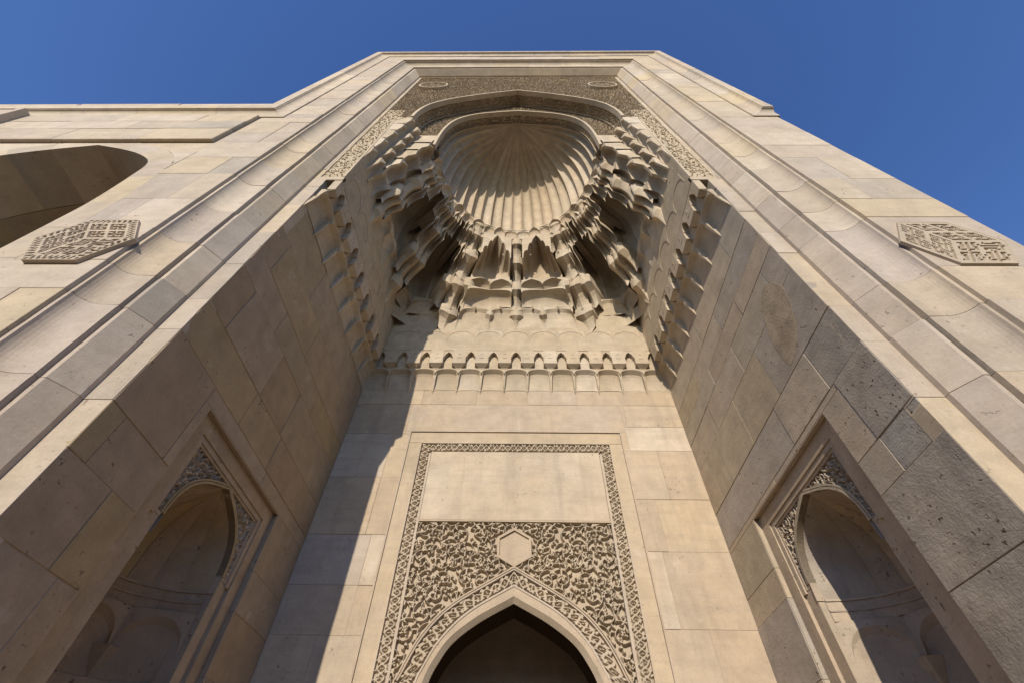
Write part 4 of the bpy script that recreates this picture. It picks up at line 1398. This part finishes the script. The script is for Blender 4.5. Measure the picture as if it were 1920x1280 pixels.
# two small round bosses in the upper corners
for s in (-1, 1):
    m = MB(); cx, cz, r = s*1.34, 9.62, .235
    C = arabesque(2*r, 2*r, .0080, .10, 90, dens=1.0)
    n = C.shape[0]
    X_ = (np.linspace(-r, r, n))[:, None]+0*C; Z_ = (np.linspace(-r, r, n))[None, :]+0*C
    rad = np.hypot(X_, Z_); ins = rad < r-.005
    C[rad > r*.88] = 1
    P = vec3(cx+X_, FY-.028+(1-C)*.03, cz+Z_)
    m.grid(P, ins[:-1, :-1] & ins[1:, 1:])
    K = 12
    for k in range(K):
        a0, a1 = 2*PI*k/K, 2*PI*(k+1)/K
        p = [(cx+r*math.cos(a), cz+r*math.sin(a)) for a in (a0, a1)]
        q = [(cx+r*.9*math.cos(a), cz+r*.9*math.sin(a)) for a in (a0, a1)]
        m.poly([(p[0][0], FY-.029, p[0][1]), (p[1][0], FY-.029, p[1][1]), (q[1][0], FY-.029, q[1][1]), (q[0][0], FY-.029, q[0][1])])
        m.poly([(p[0][0], FY-.029, p[0][1]), (p[1][0], FY-.029, p[1][1]), (p[1][0], FY+.02, p[1][1]), (p[0][0], FY+.02, p[0][1])])
    vs = sorted({i for f_ in m.f for i in f_}); mp = {v: k for k, v in enumerate(vs)}
    m.v = [m.v[i] for i in vs]; m.f = [tuple(mp[i] for i in f_) for f_ in m.f]
    m.build('carved_boss', MAT_CARVE, arch_face)

# ------------------------------------------------------------------ lower wall to the left
WY = 1.055
pw = thing('palace_wing', 'lower pale stone building wing left of the portal with a large pointed arch opening', 'building', (-6, 1.6, 0))
XC, WH = -3.555, .895
LARC = smooth_curve([(.895, 3.9), (.885, 4.26), (.820, 4.72), (.740, 5.05), (.545, 5.255), (.300, 5.40), (0, 5.525)], 42)
LOUT = offs(LARC, .175)
core = MB()
for (a0, a1, z0, z1) in minus_hole((-9.2, -2.60, 0, 6.6), (XC-1.0, XC+1.0, .9, 5.7)):
    core.poly([(a0, WY+.004, z0), (a1, WY+.004, z0), (a1, WY+.004, z1), (a0, WY+.004, z1)])
core.box(-9.2, -2.57, 3.0, 3.2, 0, 6.6); core.box(-9.2, -2.57, WY+.02, 3.0, 6.5, 6.6)
core.box(-9.2, -9.0, WY+.02, 3.0, 0, 6.5)
core.box(-9.2, XC-1.3, WY+.02, 3.0, 0, 6.4)
wcore = core.build('wall_core', MAT_JOINT, pw)
def outer_z(x):
    """outer edge of the arch ring at x (None outside it)"""
    d = abs(x-XC)
    if d >= LOUT[:, 0].max()-.001: return None
    zs, wsx = LOUT[:, 1], LOUT[:, 0]
    o = np.argsort(wsx)
    return float(np.interp(d, wsx[o], zs[o]))
def clipped_stone(x0, x1, z0, z1, y, th):
    xs_ = np.linspace(x0, x1, 25); runs = []; cur = []
    for x in xs_:
        oz = outer_z(x); lo = z0 if oz is None else max(z0, oz+.002)
        if oz is not None and z0 < 3.9 and abs(x-XC) < .9: lo = max(lo, oz)
        if lo < z1-.004: cur.append((x, lo))
        else:
            if len(cur) > 1: runs.append(cur)
            cur = []
    if len(cur) > 1: runs.append(cur)
    ms = []
    for r in runs:
        m = MB(); jj = j()
        o = [(x, z) for x, z in r]+[(r[-1][0], z1), (r[0][0], z1)]
        g_ = .0018
        o = [(min(max(x, x0+g_), x1-g_), min(max(z, z0+g_), z1-g_)) for x, z in o]
        m.prism([(x, y+jj, z) for x, z in o], [(x, y+th, z) for x, z in o]); ms.append(m)
    return ms
rs = random.Random(77)
LZ = [0, .42, .9, 1.4, 1.95, 2.45, 2.81, 3.25, 3.6, 3.93, 4.31, 4.72, 5.05, 5.33, 5.58]
for i, (z0, z1) in enumerate(zip(LZ[:-1], LZ[1:])):
    x = -2.587
    while x > -9.0:
        x1 = max(-9.0, x-rs.uniform(.35, .85))
        for m in clipped_stone(x1, x, z0, z1, WY, .12): m.build('wall_stone', MAT_FRAME, wcore)
        x = x1
# ring of voussoirs and the deep soffit behind it
ring = MB(); ring.box(XC-1.0, XC-.96, 1.3, 2.9, 0, 4.0); vr = ring.build('window_arch', MAT_WALL, pw, label='large pointed arch opening')
full_i = [(XC-w_, z_) for w_, z_ in LARC[:-1]]+[(XC, LARC[-1][1])]+[(XC+w_, z_) for w_, z_ in LARC[:-1][::-1]]
full_o = [(XC-w_, z_) for w_, z_ in LOUT[:-1]]+[(XC, LOUT[-1][1])]+[(XC+w_, z_) for w_, z_ in LOUT[:-1][::-1]]
step = 7
deeps = [(WY-.001, WY+.46), (WY+.463, WY+1.0), (WY+1.003, WY+1.95)]
N_ = len(full_i)
for di, (y0, y1) in enumerate(deeps):
    for q in range(0, N_-1, step):
        e = min(q+step, N_-1)
        m = MB(); jj = j()*2 if di else 0
        for k in range(q, e):
            a = [full_i[k], full_i[k+1], full_o[k+1], full_o[k]]
            dd = random.uniform(0, .002)
            m.prism([(x, y0+.0015, z+jj) for x, z in a], [(x, y1, z+jj) for x, z in a])
        m.build('voussoir', MAT_FRAME if di == 0 else MAT_SIDE_SHADED, vr)  # deeper rows carry the soffit shade in a darker stone colour
for sg in (-1, 1):
    zj = [.9, 1.35, 1.8, 2.28, 2.75, 3.2, 3.55, 3.9]
    for (y0, y1) in deeps:
        for z0, z1 in zip(zj[:-1], zj[1:]):
            m = MB(); a, c_ = XC+sg*.895, XC+sg*(.895+.175)
            m.box(min(a, c_), max(a, c_), y0+.0015, y1, z0+.0015, z1-.0015)
            m.build('jamb_stone', MAT_FRAME if y0 < WY+.1 else MAT_SIDE_SHADED, vr)  # inner jambs likewise coloured darker for the shade inside the arch
m = MB(); m.box(XC-1.05, XC+1.05, WY-.03, 3.0, .78, .9); m.build('sill', MAT_FRAME, vr)
# projecting band course
bc = MB(); bc.box(-9.0, -2.64, WY-.030, WY+.06, 5.60, 6.46); bcore = bc.build('band_course', MAT_JOINT, pw)
for z0, z1, xs in ((5.585, 5.93, [-2.6, -3.25, -4.0, -4.62, -5.6, -6.5, -7.6, -9.0]), (5.93, 6.20, [-2.6, -3.6, -4.3, -5.1, -6.0, -7.2, -9.0]), (6.20, 6.468, [-2.6, -3.1, -3.9, -4.85, -5.9, -6.9, -8, -9.0])):
    for x1, x0 in zip(xs[:-1], xs[1:]):
        slab(x0, x1, z0, z1, WY-.034, .05, .0025, .004).build('wall_stone', MAT_FRAME, bcore)
m = MB(); m.prism([(-5.0, WY-.10, 5.45), (-4.93, WY-.10, 5.45), (-4.93, WY-.10, 6.46), (-5.0, WY-.10, 6.46)], [(-5.0, WY-.03, 5.45), (-4.93, WY-.03, 5.45), (-4.93, WY-.03, 6.46), (-5.0, WY-.03, 6.46)])
m.box(-6.2, -5.0, WY-.085, WY-.03, 5.45, 6.46)
m.build('pilaster_head', MAT_FRAME, bcore)
lc = MB(); lc.box(-9.0, -2.7, 1.08, 1.25, 6.5, 6.78); lcore = lc.build('cornice', MAT_JOINT, pw)
xs = [2.362, 3.12, 3.95, 4.75, 5.4, 6.3, 7.2, 8.1, 9.0]
for i, (x0, x1) in enumerate(zip(xs[:-1], xs[1:])):
    corn_h(x0, x1, i == 0, -1).build('cornice_stone', MAT_FRAME, lcore)
for x0, x1, h in ((-3.6, -2.62, .02), (-4.7, -3.62, .035), (-5.8, -4.72, .028), (-7.5, -5.82, .02)):
    m = MB(); m.box(x0, x1, 1.0, 1.35, 6.791, 6.791+h+.05); m.build('coping_stone', MAT_FRAME, lcore)
